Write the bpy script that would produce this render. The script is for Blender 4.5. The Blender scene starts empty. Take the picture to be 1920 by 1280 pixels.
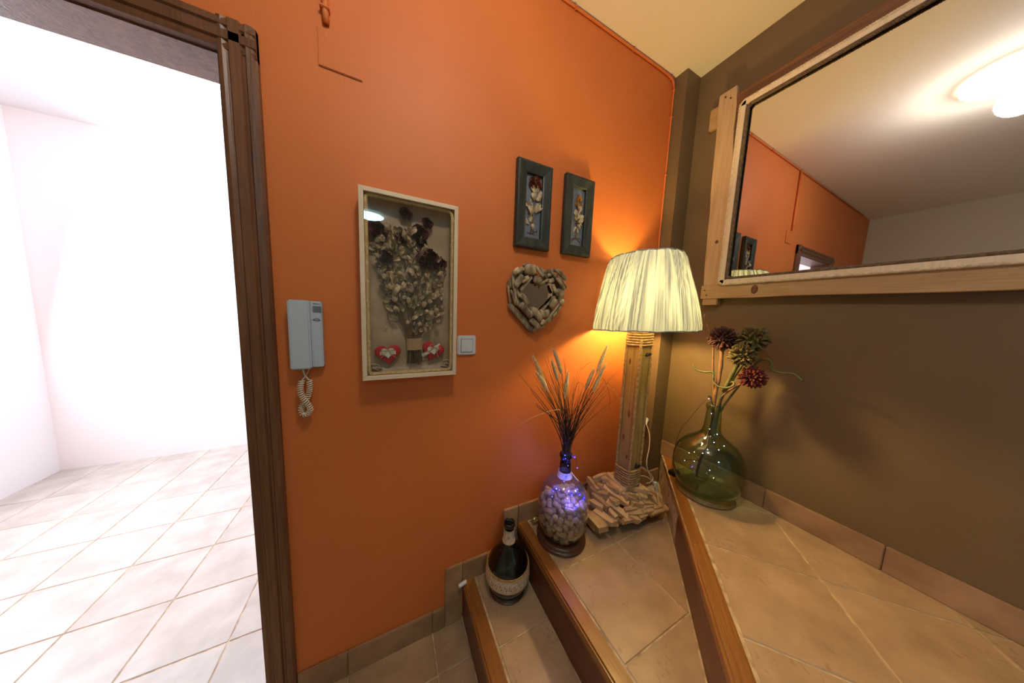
import bpy, math, random
import numpy as np
from mathutils import Vector, Matrix
PI = math.pi
R = random.Random(7)
col = bpy.context.scene.collection
sc = bpy.context.scene

# ------------------------------------------------------------------ camera, world, lights, exposure
def s2l(c):
    return tuple(((x/255)/12.92 if x/255 <= .04045 else ((x/255+.055)/1.055)**2.4) for x in c)
cam = bpy.data.objects.new('camera', bpy.data.cameras.new('camera')); col.objects.link(cam)
yaw, pitch, roll = .45737, -.107285, .0389866
fw = Vector((math.sin(yaw)*math.cos(pitch), math.cos(yaw)*math.cos(pitch), math.sin(pitch)))
rt0 = Vector((math.cos(yaw), -math.sin(yaw), 0)); up0 = rt0.cross(fw)
rt = rt0*math.cos(roll) + up0*math.sin(roll); up = up0*math.cos(roll) - rt0*math.sin(roll)
M4 = Matrix((rt, up, -fw)).transposed().to_4x4(); M4.translation = Vector((0, -1, 1.397))
cam.matrix_world = M4
cam.data.sensor_width = 36; cam.data.lens = 472.19/1920*36; cam.data.clip_start = .02
sc.camera = cam
sc.view_settings.view_transform = 'Standard'; sc.view_settings.look = 'None'
sc.view_settings.gamma = 1; sc.view_settings.use_curve_mapping = False
sc.view_settings.exposure = 0.22
sc.cycles.caustics_reflective = False; sc.cycles.caustics_refractive = False
sc.cycles.transparent_max_bounces = 16; sc.cycles.max_bounces = 10; sc.cycles.sample_clamp_indirect = 4
w = bpy.data.worlds.new('world'); sc.world = w; w.use_nodes = True
w.node_tree.nodes['Background'].inputs[0].default_value = (.55, .68, 1, 1)
w.node_tree.nodes['Background'].inputs[1].default_value = .6

def lamp(name, kind, loc, energy, color, size=.1, target=None, sy=None):
    d = bpy.data.lights.new(name, kind); d.energy = energy; d.color = color
    if kind == 'AREA':
        d.size = size
        if sy: d.shape = 'RECTANGLE'; d.size_y = sy
    else: d.shadow_soft_size = size
    o = bpy.data.objects.new(name, d); o.location = loc; col.objects.link(o)
    if target is not None:
        o.rotation_euler = (Vector(target)-Vector(loc)).to_track_quat('-Z', 'Y').to_euler()
    return o
lamp('ceiling_lamp_light', 'POINT', (.15, -.86, 2.56), 14.5, (1, .93, .86), .07)
lamp('hall_window_light', 'AREA', (-2.35, 1.35, 1.5), 60, (.80, .88, 1), 1.2, (0, 1.2, 1.0), 1.5)
lamp('hall_fill_light', 'POINT', (-.95, 1.2, 2.5), 38, (.88, .93, 1), .12)  # added lamp without a fixture, brightens the hall behind the doorway
lamp('table_bulb_light', 'POINT', (1.10, -.178, 1.465), 24.0, (1, .70, .24), .04)

# ------------------------------------------------------------------ materials
def mat(name, c, rough=.6, c2=None, nscale=8, stretch=(1, 1, 1), bump=0, bscale=60, bstretch=None, metal=0, spec=.5, rnd=0, detail=4, contrast=(.35, .65), coat=0, sheen=0, trans=0):
    m = bpy.data.materials.new(name); m.use_nodes = True
    nt = m.node_tree; N = nt.nodes; L = nt.links
    b = N['Principled BSDF']
    b.inputs['Roughness'].default_value = rough; b.inputs['Metallic'].default_value = metal
    b.inputs['Specular IOR Level'].default_value = spec
    if coat: b.inputs['Coat Weight'].default_value = coat; b.inputs['Coat Roughness'].default_value = .15
    if sheen: b.inputs['Sheen Weight'].default_value = sheen
    tc = N.new('ShaderNodeTexCoord'); oi = N.new('ShaderNodeObjectInfo')
    sh = N.new('ShaderNodeVectorMath'); sh.operation = 'SCALE'; sh.inputs[0].default_value = (13.1, 7.7, 5.3); L.new(oi.outputs['Random'], sh.inputs['Scale'])
    ad = N.new('ShaderNodeVectorMath'); ad.operation = 'ADD'; L.new(tc.outputs['Object'], ad.inputs[0]); L.new(sh.outputs[0], ad.inputs[1])
    def mapping(s):
        mp = N.new('ShaderNodeMapping'); mp.inputs['Scale'].default_value = s; L.new(ad.outputs[0], mp.inputs[0]); return mp
    lc = s2l(c) + (1,)
    src = None
    if c2 is not None:
        n = N.new('ShaderNodeTexNoise'); n.inputs['Scale'].default_value = nscale; n.inputs['Detail'].default_value = detail
        L.new(mapping(stretch).outputs[0], n.inputs['Vector'])
        r = N.new('ShaderNodeValToRGB'); r.color_ramp.elements[0].position, r.color_ramp.elements[1].position = contrast
        r.color_ramp.elements[0].color = lc; r.color_ramp.elements[1].color = s2l(c2) + (1,)
        L.new(n.outputs['Fac'], r.inputs[0]); src = r.outputs[0]
    if rnd:
        hs = N.new('ShaderNodeHueSaturation')
        mr = N.new('ShaderNodeMapRange'); mr.inputs[3].default_value = 1-rnd; mr.inputs[4].default_value = 1+rnd
        L.new(oi.outputs['Random'], mr.inputs[0]); L.new(mr.outputs[0], hs.inputs['Value'])
        if src: L.new(src, hs.inputs['Color'])
        else: hs.inputs['Color'].default_value = lc
        src = hs.outputs[0]
    if src: L.new(src, b.inputs['Base Color'])
    else: b.inputs['Base Color'].default_value = lc
    if bump:
        n2 = N.new('ShaderNodeTexNoise'); n2.inputs['Scale'].default_value = bscale; n2.inputs['Detail'].default_value = 5
        L.new(mapping(bstretch or stretch).outputs[0], n2.inputs['Vector'])
        bp = N.new('ShaderNodeBump'); bp.inputs['Strength'].default_value = bump; bp.inputs['Distance'].default_value = .004
        L.new(n2.outputs['Fac'], bp.inputs['Height']); L.new(bp.outputs[0], b.inputs['Normal'])
    if trans:
        tr = N.new('ShaderNodeBsdfTranslucent'); mx = N.new('ShaderNodeMixShader'); mx.inputs[0].default_value = trans
        tr.inputs[0].default_value = lc
        if src: L.new(src, tr.inputs[0])
        L.new(b.outputs[0], mx.inputs[1]); L.new(tr.outputs[0], mx.inputs[2]); L.new(mx.outputs[0], N['Material Output'].inputs[0])
    return m
def pitted(m):
    """small dark elongated pits in the fired clay"""
    nt = m.node_tree; N = nt.nodes; L = nt.links
    mp = N.new('ShaderNodeMapping'); mp.inputs['Scale'].default_value = (1, .6, 1); mp.inputs['Rotation'].default_value = (0, 0, .6)
    tc = [n for n in N if n.type == 'VECT_MATH' and n.operation == 'ADD'][0]; L.new(tc.outputs[0], mp.inputs[0])
    nz = N.new('ShaderNodeTexNoise'); nz.inputs['Scale'].default_value = 120; nz.inputs['Detail'].default_value = 2; L.new(mp.outputs[0], nz.inputs['Vector'])
    n2 = N.new('ShaderNodeTexNoise'); n2.inputs['Scale'].default_value = 11; L.new(tc.outputs[0], n2.inputs['Vector'])
    mu = N.new('ShaderNodeMath'); mu.operation = 'MULTIPLY'; L.new(nz.outputs['Fac'], mu.inputs[0]); L.new(n2.outputs['Fac'], mu.inputs[1])
    rp = N.new('ShaderNodeValToRGB'); rp.color_ramp.elements[0].position = .35; rp.color_ramp.elements[1].position = .41
    rp.color_ramp.elements[0].color = (1, 1, 1, 1); rp.color_ramp.elements[1].color = (.80, .76, .72, 1); L.new(mu.outputs[0], rp.inputs[0])
    b = N['Principled BSDF']; src = b.inputs['Base Color'].links[0].from_socket
    mx = N.new('ShaderNodeMix'); mx.data_type = 'RGBA'; mx.blend_type = 'MULTIPLY'; mx.inputs[0].default_value = 1
    L.new(src, mx.inputs[6]); L.new(rp.outputs[0], mx.inputs[7]); L.new(mx.outputs[2], b.inputs['Base Color'])
def wood(name, dark, light, axis=1, rough=.5, scale=30, bump=.25, coat=0, rnd=.12, ring=14):
    """long-grain wood: stretched noise warping bands, knots left to geometry"""
    st = [1, 1, 1]; st[axis] = .07
    m = mat(name, dark, rough, light, scale*4, tuple(st), bump, 160, None, rnd=rnd, detail=8, contrast=(.3, .7), coat=coat)
    nt = m.node_tree; N = nt.nodes; L = nt.links
    mp = [n for n in N if n.type == 'MAPPING'][0]
    wv = N.new('ShaderNodeTexNoise'); wv.inputs['Scale'].default_value = ring; wv.inputs['Detail'].default_value = 3; wv.inputs['Distortion'].default_value = 2.2
    L.new(mp.outputs[0], wv.inputs['Vector'])
    rp = [n for n in N if n.type == 'VALTORGB'][0]; nz = [n for n in N if n.type == 'TEX_NOISE' and n.inputs['Scale'].default_value == scale*4][0]
    mx = N.new('ShaderNodeMath'); mx.operation = 'MULTIPLY_ADD'; mx.inputs[1].default_value = .5
    L.new(wv.outputs['Fac'], mx.inputs[0])
    sc_ = N.new('ShaderNodeMath'); sc_.operation = 'MULTIPLY'; sc_.inputs[1].default_value = .5; L.new(nz.outputs['Fac'], sc_.inputs[0])
    L.new(sc_.outputs[0], mx.inputs[2]); L.new(mx.outputs[0], rp.inputs[0])
    return m
def glass(name, tint, edge, gloss=1.0, refl=1.5, rough=0.0, haze=0):
    """thin-walled glass: a tinted see-through layer plus a fresnel reflection; deeper tint where the wall is seen edge-on"""
    m = bpy.data.materials.new(name); m.use_nodes = True
    nt = m.node_tree; N = nt.nodes; L = nt.links; N.remove(N['Principled BSDF'])
    t = N.new('ShaderNodeBsdfTransparent'); g = N.new('ShaderNodeBsdfGlossy'); g.inputs['Roughness'].default_value = rough
    lf = N.new('ShaderNodeLayerWeight'); lf.inputs['Blend'].default_value = .5     # 1-|cos|, the same from both sides of the wall
    pw = N.new('ShaderNodeMath'); pw.operation = 'POWER'; pw.inputs[1].default_value = 5; L.new(lf.outputs['Facing'], pw.inputs[0])
    f0 = ((refl-1)/(refl+1))**2
    fr = N.new('ShaderNodeMath'); fr.operation = 'MULTIPLY_ADD'; fr.inputs[1].default_value = 1-f0; fr.inputs[2].default_value = f0; L.new(pw.outputs[0], fr.inputs[0])
    mu = N.new('ShaderNodeMath'); mu.operation = 'MULTIPLY'; mu.inputs[1].default_value = gloss; mu.use_clamp = True
    lw = N.new('ShaderNodeLayerWeight'); lw.inputs['Blend'].default_value = .35
    cm = N.new('ShaderNodeMix'); cm.data_type = 'RGBA'; cm.inputs[6].default_value = tint + (1,); cm.inputs[7].default_value = edge + (1,)
    mx = N.new('ShaderNodeMixShader')
    L.new(lw.outputs['Facing'], cm.inputs[0]); L.new(cm.outputs[2], t.inputs[0])
    L.new(fr.outputs[0], mu.inputs[0]); L.new(mu.outputs[0], mx.inputs[0])
    L.new(t.outputs[0], mx.inputs[1]); L.new(g.outputs[0], mx.inputs[2]); last = mx
    if haze:      # diffuse film imitating the bluish light haze in the glass
        df = N.new('ShaderNodeBsdfDiffuse'); df.inputs[0].default_value = (.8, .8, .8, 1); tl_ = N.new('ShaderNodeBsdfTranslucent'); tl_.inputs[0].default_value = (.8, .8, .8, 1)
        a1 = N.new('ShaderNodeMixShader'); L.new(df.outputs[0], a1.inputs[1]); L.new(tl_.outputs[0], a1.inputs[2])
        a2 = N.new('ShaderNodeMixShader'); a2.inputs[0].default_value = haze; L.new(mx.outputs[0], a2.inputs[1]); L.new(a1.outputs[0], a2.inputs[2]); last = a2
    L.new(last.outputs[0], N['Material Output'].inputs[0])
    return m
def emit(name, c, s):
    m = bpy.data.materials.new(name); m.use_nodes = True; N = m.node_tree.nodes
    e = N.new('ShaderNodeEmission'); e.inputs[0].default_value = c + (1,); e.inputs[1].default_value = s
    m.node_tree.links.new(e.outputs[0], N['Material Output'].inputs[0]); return m

ORANGE = mat('orange_paint', (213, 118, 58), .55, (206, 112, 54), 2.5, bump=.16, bscale=210, spec=.35)
BROWN = mat('brown_paint', (116, 95, 68), .55, (110, 89, 62), 3, bump=.14, bscale=210, spec=.35)
CEIL = mat('ceiling_paint', (238, 230, 216), .8, bump=.08, bscale=150)
WHITE = mat('white_paint', (238, 238, 240), .7, bump=.06, bscale=150)
CREAM = mat('cream_paint', (214, 200, 178), .7, bump=.06, bscale=150)
GROUT = mat('grout', (212, 190, 154), .9, (160, 136, 104), 30, bump=.3, bscale=200)
TILE = mat('terracotta_tile', (158, 128, 98), .42, (186, 155, 122), 9, (1, 1, 1), .22, 26, rnd=.07, detail=8, contrast=(.3, .72))
pitted(TILE)
SKIRT = mat('skirting_tile', (146, 112, 84), .42, (172, 136, 104), 10, bump=.15, bscale=40, rnd=.06, detail=6)
HALLTILE = mat('hall_tile', (176, 168, 160), .35, (196, 188, 180), 8, bump=.1, bscale=30, rnd=.05)
NOSE = wood('honey_oak', (118, 70, 22), (158, 100, 40), 1, .42, coat=.12, rnd=.02, scale=45)
RISER = wood('red_oak', (78, 38, 20), (116, 64, 36), 1, .42, coat=.1, rnd=.03, scale=20, ring=9)
CASING = wood('walnut_casing', (88, 54, 36), (130, 86, 56), 2, .4, rnd=.03)
PINE = wood('raw_pine', (172, 140, 100), (200, 170, 130), 2, .6, rnd=.05)
PINE_H = wood('raw_pine_h', (166, 128, 84), (196, 160, 114), 1, .6, rnd=.05)
PALE = wood('pale_frame_wood', (212, 192, 160), (232, 214, 186), 2, .55, rnd=.04, bump=.1)
PALE_H = wood('pale_frame_wood_h', (212, 192, 160), (232, 214, 186), 0, .55, rnd=.04, bump=.1)
DARKP = wood('dark_plank', (78, 48, 26), (134, 88, 48), 1, .6)
BLACKW = mat('black_stained_wood', (34, 38, 34), .45, (56, 60, 52), 40, (1, 1, .15), .2, 120, rnd=.08)
PLINTH = wood('plinth_wood', (60, 36, 22), (96, 60, 38), 0, .35, coat=.3)
PLINTHL = wood('light_plinth_wood', (104, 76, 40), (140, 106, 60), 0, .45)
POST = wood('post_wood', (122, 96, 52), (184, 152, 92), 2, .6, scale=24)
DRIFT = mat('driftwood_grey', (104, 86, 64), .8, (200, 178, 142), 40, (1, .5, .35), .7, 120, rnd=.3, detail=8)
DRIFTT = mat('driftwood_tan', (186, 148, 100), .8, (214, 180, 130), 26, (1, .4, 1), .7, 130, rnd=.22, detail=8)
ROPE = mat('jute_rope', (158, 122, 74), .9, (196, 160, 108), 90, bump=.5, bscale=260)
ROPEB = mat('light_jute_rope', (196, 160, 104), .9, (222, 192, 140), 90, bump=.5, bscale=260)
ROPEW = mat('cotton_rope', (206, 186, 150), .9, (232, 214, 182), 90, bump=.5, bscale=260)
ROPED = mat('dark_rope', (92, 74, 54), .9, (122, 100, 76), 90, bump=.5, bscale=260)
CLOTH = mat('taupe_satin', (160, 132, 100), .5, (184, 158, 126), 14, bump=.2, bscale=200, sheen=.3)
ROSE = mat('dried_rose', (66, 14, 26), .75, (104, 26, 38), 60, bump=.4, bscale=150, rnd=.2)
LEAF = mat('dried_leaf', (158, 134, 102), .85, (212, 186, 146), 50, bump=.5, bscale=150, rnd=.28, trans=.15)
STEM = mat('dried_stem', (92, 62, 38), .85, (128, 92, 58), 60, rnd=.2)
RED = mat('red_felt', (176, 16, 30), .85, (196, 28, 38), 60, bump=.3, bscale=300)
LACE = mat('white_lace', (222, 212, 200), .9, (238, 232, 224), 120, bump=.5, bscale=300)
BURLAP = mat('natural_lace', (190, 166, 138), .9, (226, 206, 182), 140, bump=.6, bscale=320)
TWINE = mat('twine', (196, 164, 120), .9, bump=.4, bscale=300)
PLASTIC = mat('white_plastic', (206, 210, 212), .35)
PLASTIC2 = mat('grey_white_plastic', (188, 200, 214), .4)
BLACK = mat('black_plastic', (18, 18, 18), .4)
SLOT = mat('slot_dark', (42, 48, 56), .7)
BLUEGREY = mat('blue_grey_board', (96, 104, 120), .6, (112, 118, 132), 12)
PETALB = mat('pressed_bloom', (120, 66, 52), .85, (160, 96, 74), 60, rnd=.2, trans=.15)
PETALY = mat('pressed_bloom_yellow', (176, 128, 66), .85, (206, 160, 92), 60, rnd=.2, trans=.15)
LEAFP = mat('pressed_leaf', (190, 168, 128), .8, (226, 208, 172), 60, rnd=.15, trans=.15)
GRASS = mat('brown_grass', (52, 40, 22), .7, (88, 66, 36), 40, rnd=.3)
SEED = mat('seed_head', (204, 168, 116), .9, (236, 208, 160), 120, rnd=.12)
CORK = mat('cork', (176, 146, 106), .85, (214, 188, 150), 90, bump=.4, bscale=200, rnd=.2)
AL_D = mat('dark_brown_bloom', (66, 34, 32), .8, (92, 52, 44), 60)
AL_O = mat('olive_bloom', (92, 80, 42), .8, (122, 106, 58), 60)
AL_M = mat('maroon_bloom', (84, 26, 22), .8, (118, 44, 34), 60)
STEMB = mat('brown_stalk', (110, 74, 48), .75, (146, 104, 72), 30, bump=.4, bscale=60)
STEMG = mat('green_stalk', (76, 82, 44), .75, (106, 108, 62), 30, bump=.4, bscale=60)
TENDRIL = mat('green_tendril', (70, 74, 36), .6, (108, 104, 54), 20)
TWIG = mat('dark_twig', (44, 30, 20), .7)
CABLE = mat('white_cable', (226, 218, 196), .45)
MIRROR = bpy.data.materials.new('mirror_silver'); MIRROR.use_nodes = True
_b = MIRROR.node_tree.nodes['Principled BSDF']; _b.inputs['Metallic'].default_value = 1; _b.inputs['Roughness'].default_value = .01; _b.inputs['Base Color'].default_value = (.82, .82, .82, 1)
G_PANE = glass('pane_glass', (.985, .985, .985), (.93, .94, .94), .8)
G_CLEAR = glass('clear_bottle_glass', (.92, .92, .91), (.50, .52, .54), 2.0, haze=.06)
G_GREEN = glass('green_demijohn_glass', (.80, .93, .79), (.20, .38, .20), 2.0)
G_DARK = glass('dark_green_glass', (.17, .25, .17), (.04, .07, .035), 2.0)
G_NECK = glass('dark_neck_glass', (.30, .34, .30), (.08, .10, .08), .8)
G_FILM = glass('plastic_film', (.88, .88, .9), (.6, .6, .64), 1.5, 1.6, .12)
SHADE = mat('pleated_cotton', (224, 232, 236), .9, bump=.2, bscale=300, trans=.5)
def gathered(m):
    """cloth lies in one to three layers in the gathers: the thicker the cloth the less of the bulb comes through"""
    nt = m.node_tree; N = nt.nodes; L = nt.links
    tc = N.new('ShaderNodeTexCoord'); sp = N.new('ShaderNodeSeparateXYZ'); L.new(tc.outputs['Object'], sp.inputs[0])
    at = N.new('ShaderNodeMath'); at.operation = 'ARCTAN2'; L.new(sp.outputs[1], at.inputs[0]); L.new(sp.outputs[0], at.inputs[1])
    out = None
    for ka, kz, w_ in ((24, 1.5, .5), (9, 3.0, .45), (105, .8, .5)):
        x = N.new('ShaderNodeMath'); x.operation = 'MULTIPLY'; x.inputs[1].default_value = ka; L.new(at.outputs[0], x.inputs[0])
        z = N.new('ShaderNodeMath'); z.operation = 'MULTIPLY'; z.inputs[1].default_value = kz; L.new(sp.outputs[2], z.inputs[0])
        cb_ = N.new('ShaderNodeCombineXYZ'); L.new(x.outputs[0], cb_.inputs[0]); L.new(z.outputs[0], cb_.inputs[2])
        nz = N.new('ShaderNodeTexNoise'); nz.inputs['Scale'].default_value = 1; nz.inputs['Detail'].default_value = 1; L.new(cb_.outputs[0], nz.inputs['Vector'])
        mu = N.new('ShaderNodeMath'); mu.operation = 'MULTIPLY_ADD'; mu.inputs[1].default_value = w_; L.new(nz.outputs['Fac'], mu.inputs[0])
        if out: L.new(out, mu.inputs[2])
        else: mu.inputs[2].default_value = -.23
        out = mu.outputs[0]
    rp = N.new('ShaderNodeValToRGB'); rp.color_ramp.elements[0].position = .38; rp.color_ramp.elements[1].position = .60
    rp.color_ramp.elements[0].color = (.024, .028, .031, 1); rp.color_ramp.elements[1].color = (.175, .205, .215, 1); L.new(out, rp.inputs[0])
    tr = [n for n in N if n.type == 'BSDF_TRANSLUCENT'][0]; L.new(rp.outputs[0], tr.inputs[0])
gathered(SHADE)
BLUE_LED = emit('blue_led', (.01, .012, 1), 2.5)
BLUE_CORE = emit('blue_led_core', (.5, .6, 1), 6)
COOL_LED = emit('cool_led', (.6, .8, 1), 3)
BULB = emit('warm_bulb', (1, .78, .36), 25)
COOL_DOME = emit('cool_dome', (.42, .86, 1), 40)
WARM_DOME = emit('warm_dome', (1, .88, .72), 6)

# ------------------------------------------------------------------ mesh helpers
class B:
    def __init__(s): s.v = []; s.f = []
    def add(s, vs, fs):
        n = len(s.v); s.v += [tuple(v) for v in vs]; s.f += [tuple(i+n for i in f) for f in fs]; return s
    def box(s, a, b):
        x0, y0, z0 = [min(p, q) for p, q in zip(a, b)]; x1, y1, z1 = [max(p, q) for p, q in zip(a, b)]
        return s.add([(x0,y0,z0),(x1,y0,z0),(x1,y1,z0),(x0,y1,z0),(x0,y0,z1),(x1,y0,z1),(x1,y1,z1),(x0,y1,z1)],
                     [(0,3,2,1),(4,5,6,7),(0,1,5,4),(1,2,6,5),(2,3,7,6),(3,0,4,7)])
    def cbox(s, a, b, c):
        """box with chamfered edges (c)"""
        lo = [min(p, q) for p, q in zip(a, b)]; hi = [max(p, q) for p, q in zip(a, b)]
        import bmesh
        bm = bmesh.new(); bmesh.ops.create_cube(bm, size=1)
        for v in bm.verts:
            for k in range(3): v.co[k] = lo[k] if v.co[k] < 0 else hi[k]
        bmesh.ops.bevel(bm, geom=bm.edges[:], offset=c, segments=2, affect='EDGES', clamp_overlap=True)
        bm.verts.index_update(); s.add([v.co[:] for v in bm.verts], [[v.index for v in f.verts] for f in bm.faces]); bm.free(); return s
    def prism(s, poly, z0, z1, top_inset=0, top_drop=0):
        """convex polygon (ccw) extruded in z; chamfered top when top_inset"""
        n = len(poly); cx = sum(p[0] for p in poly)/n; cy = sum(p[1] for p in poly)/n
        rings = [(0, z0), (0, z1-top_drop)] + ([(top_inset, z1)] if top_inset else [])
        vs = []
        for ins, z in rings:
            for x, y in poly:
                d = math.hypot(x-cx, y-cy) or 1; k = max(0, 1-ins*1.3/d)
                vs.append((cx+(x-cx)*k, cy+(y-cy)*k, z))
        fs = [tuple(range(n))[::-1], tuple(range((len(rings)-1)*n, len(rings)*n))]
        for r in range(len(rings)-1):
            for i in range(n): j = (i+1) % n; fs.append((r*n+i, r*n+j, (r+1)*n+j, (r+1)*n+i))
        return s.add(vs, fs)
    def tube(s, path, rad, n=8, cap=True, flat=1.0):
        P = [Vector(p) for p in path]; m = len(P)
        rr = rad if hasattr(rad, '__len__') else [rad]*m
        T = [(P[min(i+1, m-1)]-P[max(i-1, 0)]).normalized() for i in range(m)]
        u = T[0].orthogonal().normalized(); vs = []
        for i in range(m):
            u = (u - T[i]*u.dot(T[i])); u = u.normalized() if u.length > 1e-6 else T[i].orthogonal().normalized()
            w_ = T[i].cross(u)
            for k in range(n):
                a = 2*PI*k/n; vs.append(P[i] + u*math.cos(a)*rr[i] + w_*math.sin(a)*rr[i]*flat)
        fs = [(i*n+k, i*n+(k+1) % n, (i+1)*n+(k+1) % n, (i+1)*n+k) for i in range(m-1) for k in range(n)]
        if cap: fs += [tuple(range(n))[::-1], tuple(range((m-1)*n, m*n))]
        return s.add(vs, fs)
    def rope(s, path, r, pitch=.02, step=None, closed=False):
        """three-strand laid rope along a polyline"""
        P = [Vector(p) for p in path]; step = step or pitch/7
        L = [0]
        for a, b in zip(P, P[1:]): L.append(L[-1]+(b-a).length)
        tot = L[-1]; n = max(4, int(tot/step)); C = []; j = 0
        for i in range(n+1):
            d = tot*i/n
            while j < len(P)-2 and d > L[j+1]: j += 1
            t = (d-L[j])/max(1e-9, L[j+1]-L[j]); C.append(P[j].lerp(P[j+1], t))
        T = [(C[min(i+1, n)]-C[max(i-1, 0)]).normalized() for i in range(n+1)]
        u = T[0].orthogonal().normalized(); U = []
        for i in range(n+1):
            u = (u-T[i]*u.dot(T[i])).normalized(); U.append((u.copy(), T[i].cross(u)))
        for k in range(3):
            pa = []
            for i in range(n+1):
                a = 2*PI*(tot*i/n)/pitch + 2*PI*k/3
                pa.append(C[i] + U[i][0]*math.cos(a)*r*.5 + U[i][1]*math.sin(a)*r*.5)
            s.tube(pa, r*.56, 5)
        return s
    def lathe(s, prof, c, n=40, cap0=True, cap1=False, sx=1, sy=1, fn=None):
        vs = []
        for j, (r, z) in enumerate(prof):
            for k in range(n):
                a = 2*PI*k/n; rr = fn(r, z, a, j) if fn else r
                vs.append((c[0]+rr*sx*math.cos(a), c[1]+rr*sy*math.sin(a), c[2]+z))
        m = len(prof)
        fs = [(i*n+k, i*n+(k+1) % n, (i+1)*n+(k+1) % n, (i+1)*n+k) for i in range(m-1) for k in range(n)]
        if cap0: fs.append(tuple(range(n))[::-1])
        if cap1: fs.append(tuple(range((m-1)*n, m*n)))
        return s.add(vs, fs)
    def ball(s, c, r, n=8, m=6, sq=(1, 1, 1)):
        prof = [(max(1e-4, r*math.sin(PI*i/m)), -r*math.cos(PI*i/m)) for i in range(m+1)]
        k0 = len(s.v); s.lathe(prof, (0, 0, 0), n)
        for i in range(k0, len(s.v)):
            v = s.v[i]; s.v[i] = (c[0]+v[0]*sq[0], c[1]+v[1]*sq[1], c[2]+v[2]*sq[2])
        return s
    def chunk(s, a, b, w, t, seed=0, sides=7, blunt=.55, nrm=None):
        """an irregular stick or block of wood from a to b, width w, thickness t"""
        q = random.Random(seed); a = Vector(a); b = Vector(b); d = b-a; T = d.normalized()
        nn = Vector(nrm) if nrm else Vector((0, 0, 1)); nn = (nn-T*nn.dot(T)).normalized(); sd = T.cross(nn)
        ph = q.random()*6; rings = [(-.03, blunt*.7), (.04, blunt+.3), (.25, 1), (.5, 1), (.75, .97), (.95, blunt+.32), (1.03, blunt*.7)]
        off = [(q.uniform(.82, 1.16), q.uniform(-.2, .2)) for _ in range(sides)]; vs = []
        bend = q.uniform(-.1, .1)*w
        for i, (f, k) in enumerate(rings):
            k *= q.uniform(.9, 1.1); p = a + d*f + sd*math.sin(f*PI)*bend
            for j in range(sides):
                g = 2*PI*(j+off[j][1])/sides+ph
                cc, ss = math.cos(g), math.sin(g); e = .62
                cc = math.copysign(abs(cc)**e, cc); ss = math.copysign(abs(ss)**e, ss)
                vs.append(p + sd*cc*w*.5*k*off[j][0]*q.uniform(.95, 1.05) + nn*ss*t*.5*k*off[j][0])
        m = len(rings); n = sides
        fs = [(i*n+k, i*n+(k+1) % n, (i+1)*n+(k+1) % n, (i+1)*n+k) for i in range(m-1) for k in range(n)]
        fs += [tuple(range(n))[::-1], tuple(range((m-1)*n, m*n))]
        return s.add(vs, fs)
    def plank(s, a, b, w, t, seed=0, nrm=(0, 0, 1)):
        """a split, flat-faced offcut of board with sharp arrises"""
        q = random.Random(seed); a = Vector(a); b = Vector(b); d = b-a; T = d.normalized()
        nn = Vector(nrm); nn = (nn-T*nn.dot(T)).normalized(); sd = T.cross(nn); vs = []
        for f in (0, .5, 1):
            wl, wr = w*.5*q.uniform(.75, 1.1), w*.5*q.uniform(.75, 1.1); o = q.uniform(-.06, .06)
            sk = q.uniform(-.25, .25)*w if f != .5 else 0
            for sx, sz in ((-wl, -t*.5), (wr, -t*.5), (wr, t*.5), (-wl, t*.5*q.uniform(.6, 1.1))):
                vs.append(a + d*f + T*(sk*(1 if sx > 0 else -1)) + sd*sx + nn*sz)
        fs = [(0, 3, 2, 1), (8, 9, 10, 11)]
        for i in range(2):
            for k in range(4): j = (k+1) % 4; fs.append((i*4+k, i*4+j, (i+1)*4+j, (i+1)*4+k))
        return s.add(vs, fs)

def world_of(o):
    p = Vector((0, 0, 0))
    while o: p += o.location; o = o.parent
    return p
def obj(name, b, m, parent=None, smooth=False, origin=None, bevel=0, **props):
    vs = b.v
    if origin is None:
        a = np.array(vs); origin = ((a[:, 0].min()+a[:, 0].max())/2, (a[:, 1].min()+a[:, 1].max())/2, a[:, 2].min())
    o3 = Vector(origin)
    me = bpy.data.meshes.new(name); me.from_pydata([(v[0]-o3.x, v[1]-o3.y, v[2]-o3.z) for v in vs], [], b.f); me.update()
    import bmesh
    bm = bmesh.new(); bm.from_mesh(me); bmesh.ops.recalc_face_normals(bm, faces=bm.faces[:])
    bm.to_mesh(me); bm.free()
    if smooth: me.shade_smooth()
    me.materials.append(m)
    o = bpy.data.objects.new(name, me); col.objects.link(o); o.location = o3
    if parent: o.parent = parent; o.location = o3 - world_of(parent)
    if bevel:
        md = o.modifiers.new('bevel', 'BEVEL'); md.width = bevel; md.segments = 2; md.limit_method = 'ANGLE'; md.angle_limit = math.radians(40)
    for k, v in props.items(): o[k] = v
    return o
def thing(name, label, cat, loc, group=None, kind=None):
    o = bpy.data.objects.new(name, None); col.objects.link(o); o.location = loc; o.empty_display_size = .05
    if kind: o['kind'] = kind
    else: o['label'] = label; o['category'] = cat
    if group: o['group'] = group
    return o
def struct(name, b, m, parent=None, **k):
    o = obj(name, b, m, parent, **k)
    if not parent: o['kind'] = 'structure'
    return o
def smooth_path(pts, n=8):
    """Catmull-Rom through points"""
    P = [Vector(p) for p in pts]; P = [P[0]*2-P[1]] + P + [P[-1]*2-P[-2]]; out = []
    for i in range(1, len(P)-2):
        for k in range(n):
            t = k/n; a, b, c, d = P[i-1:i+3]
            out.append(.5*((2*b)+(c-a)*t+(2*a-5*b+4*c-d)*t*t+(3*b-a-3*c+d)*t**3))
    out.append(P[-2]); return out
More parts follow.
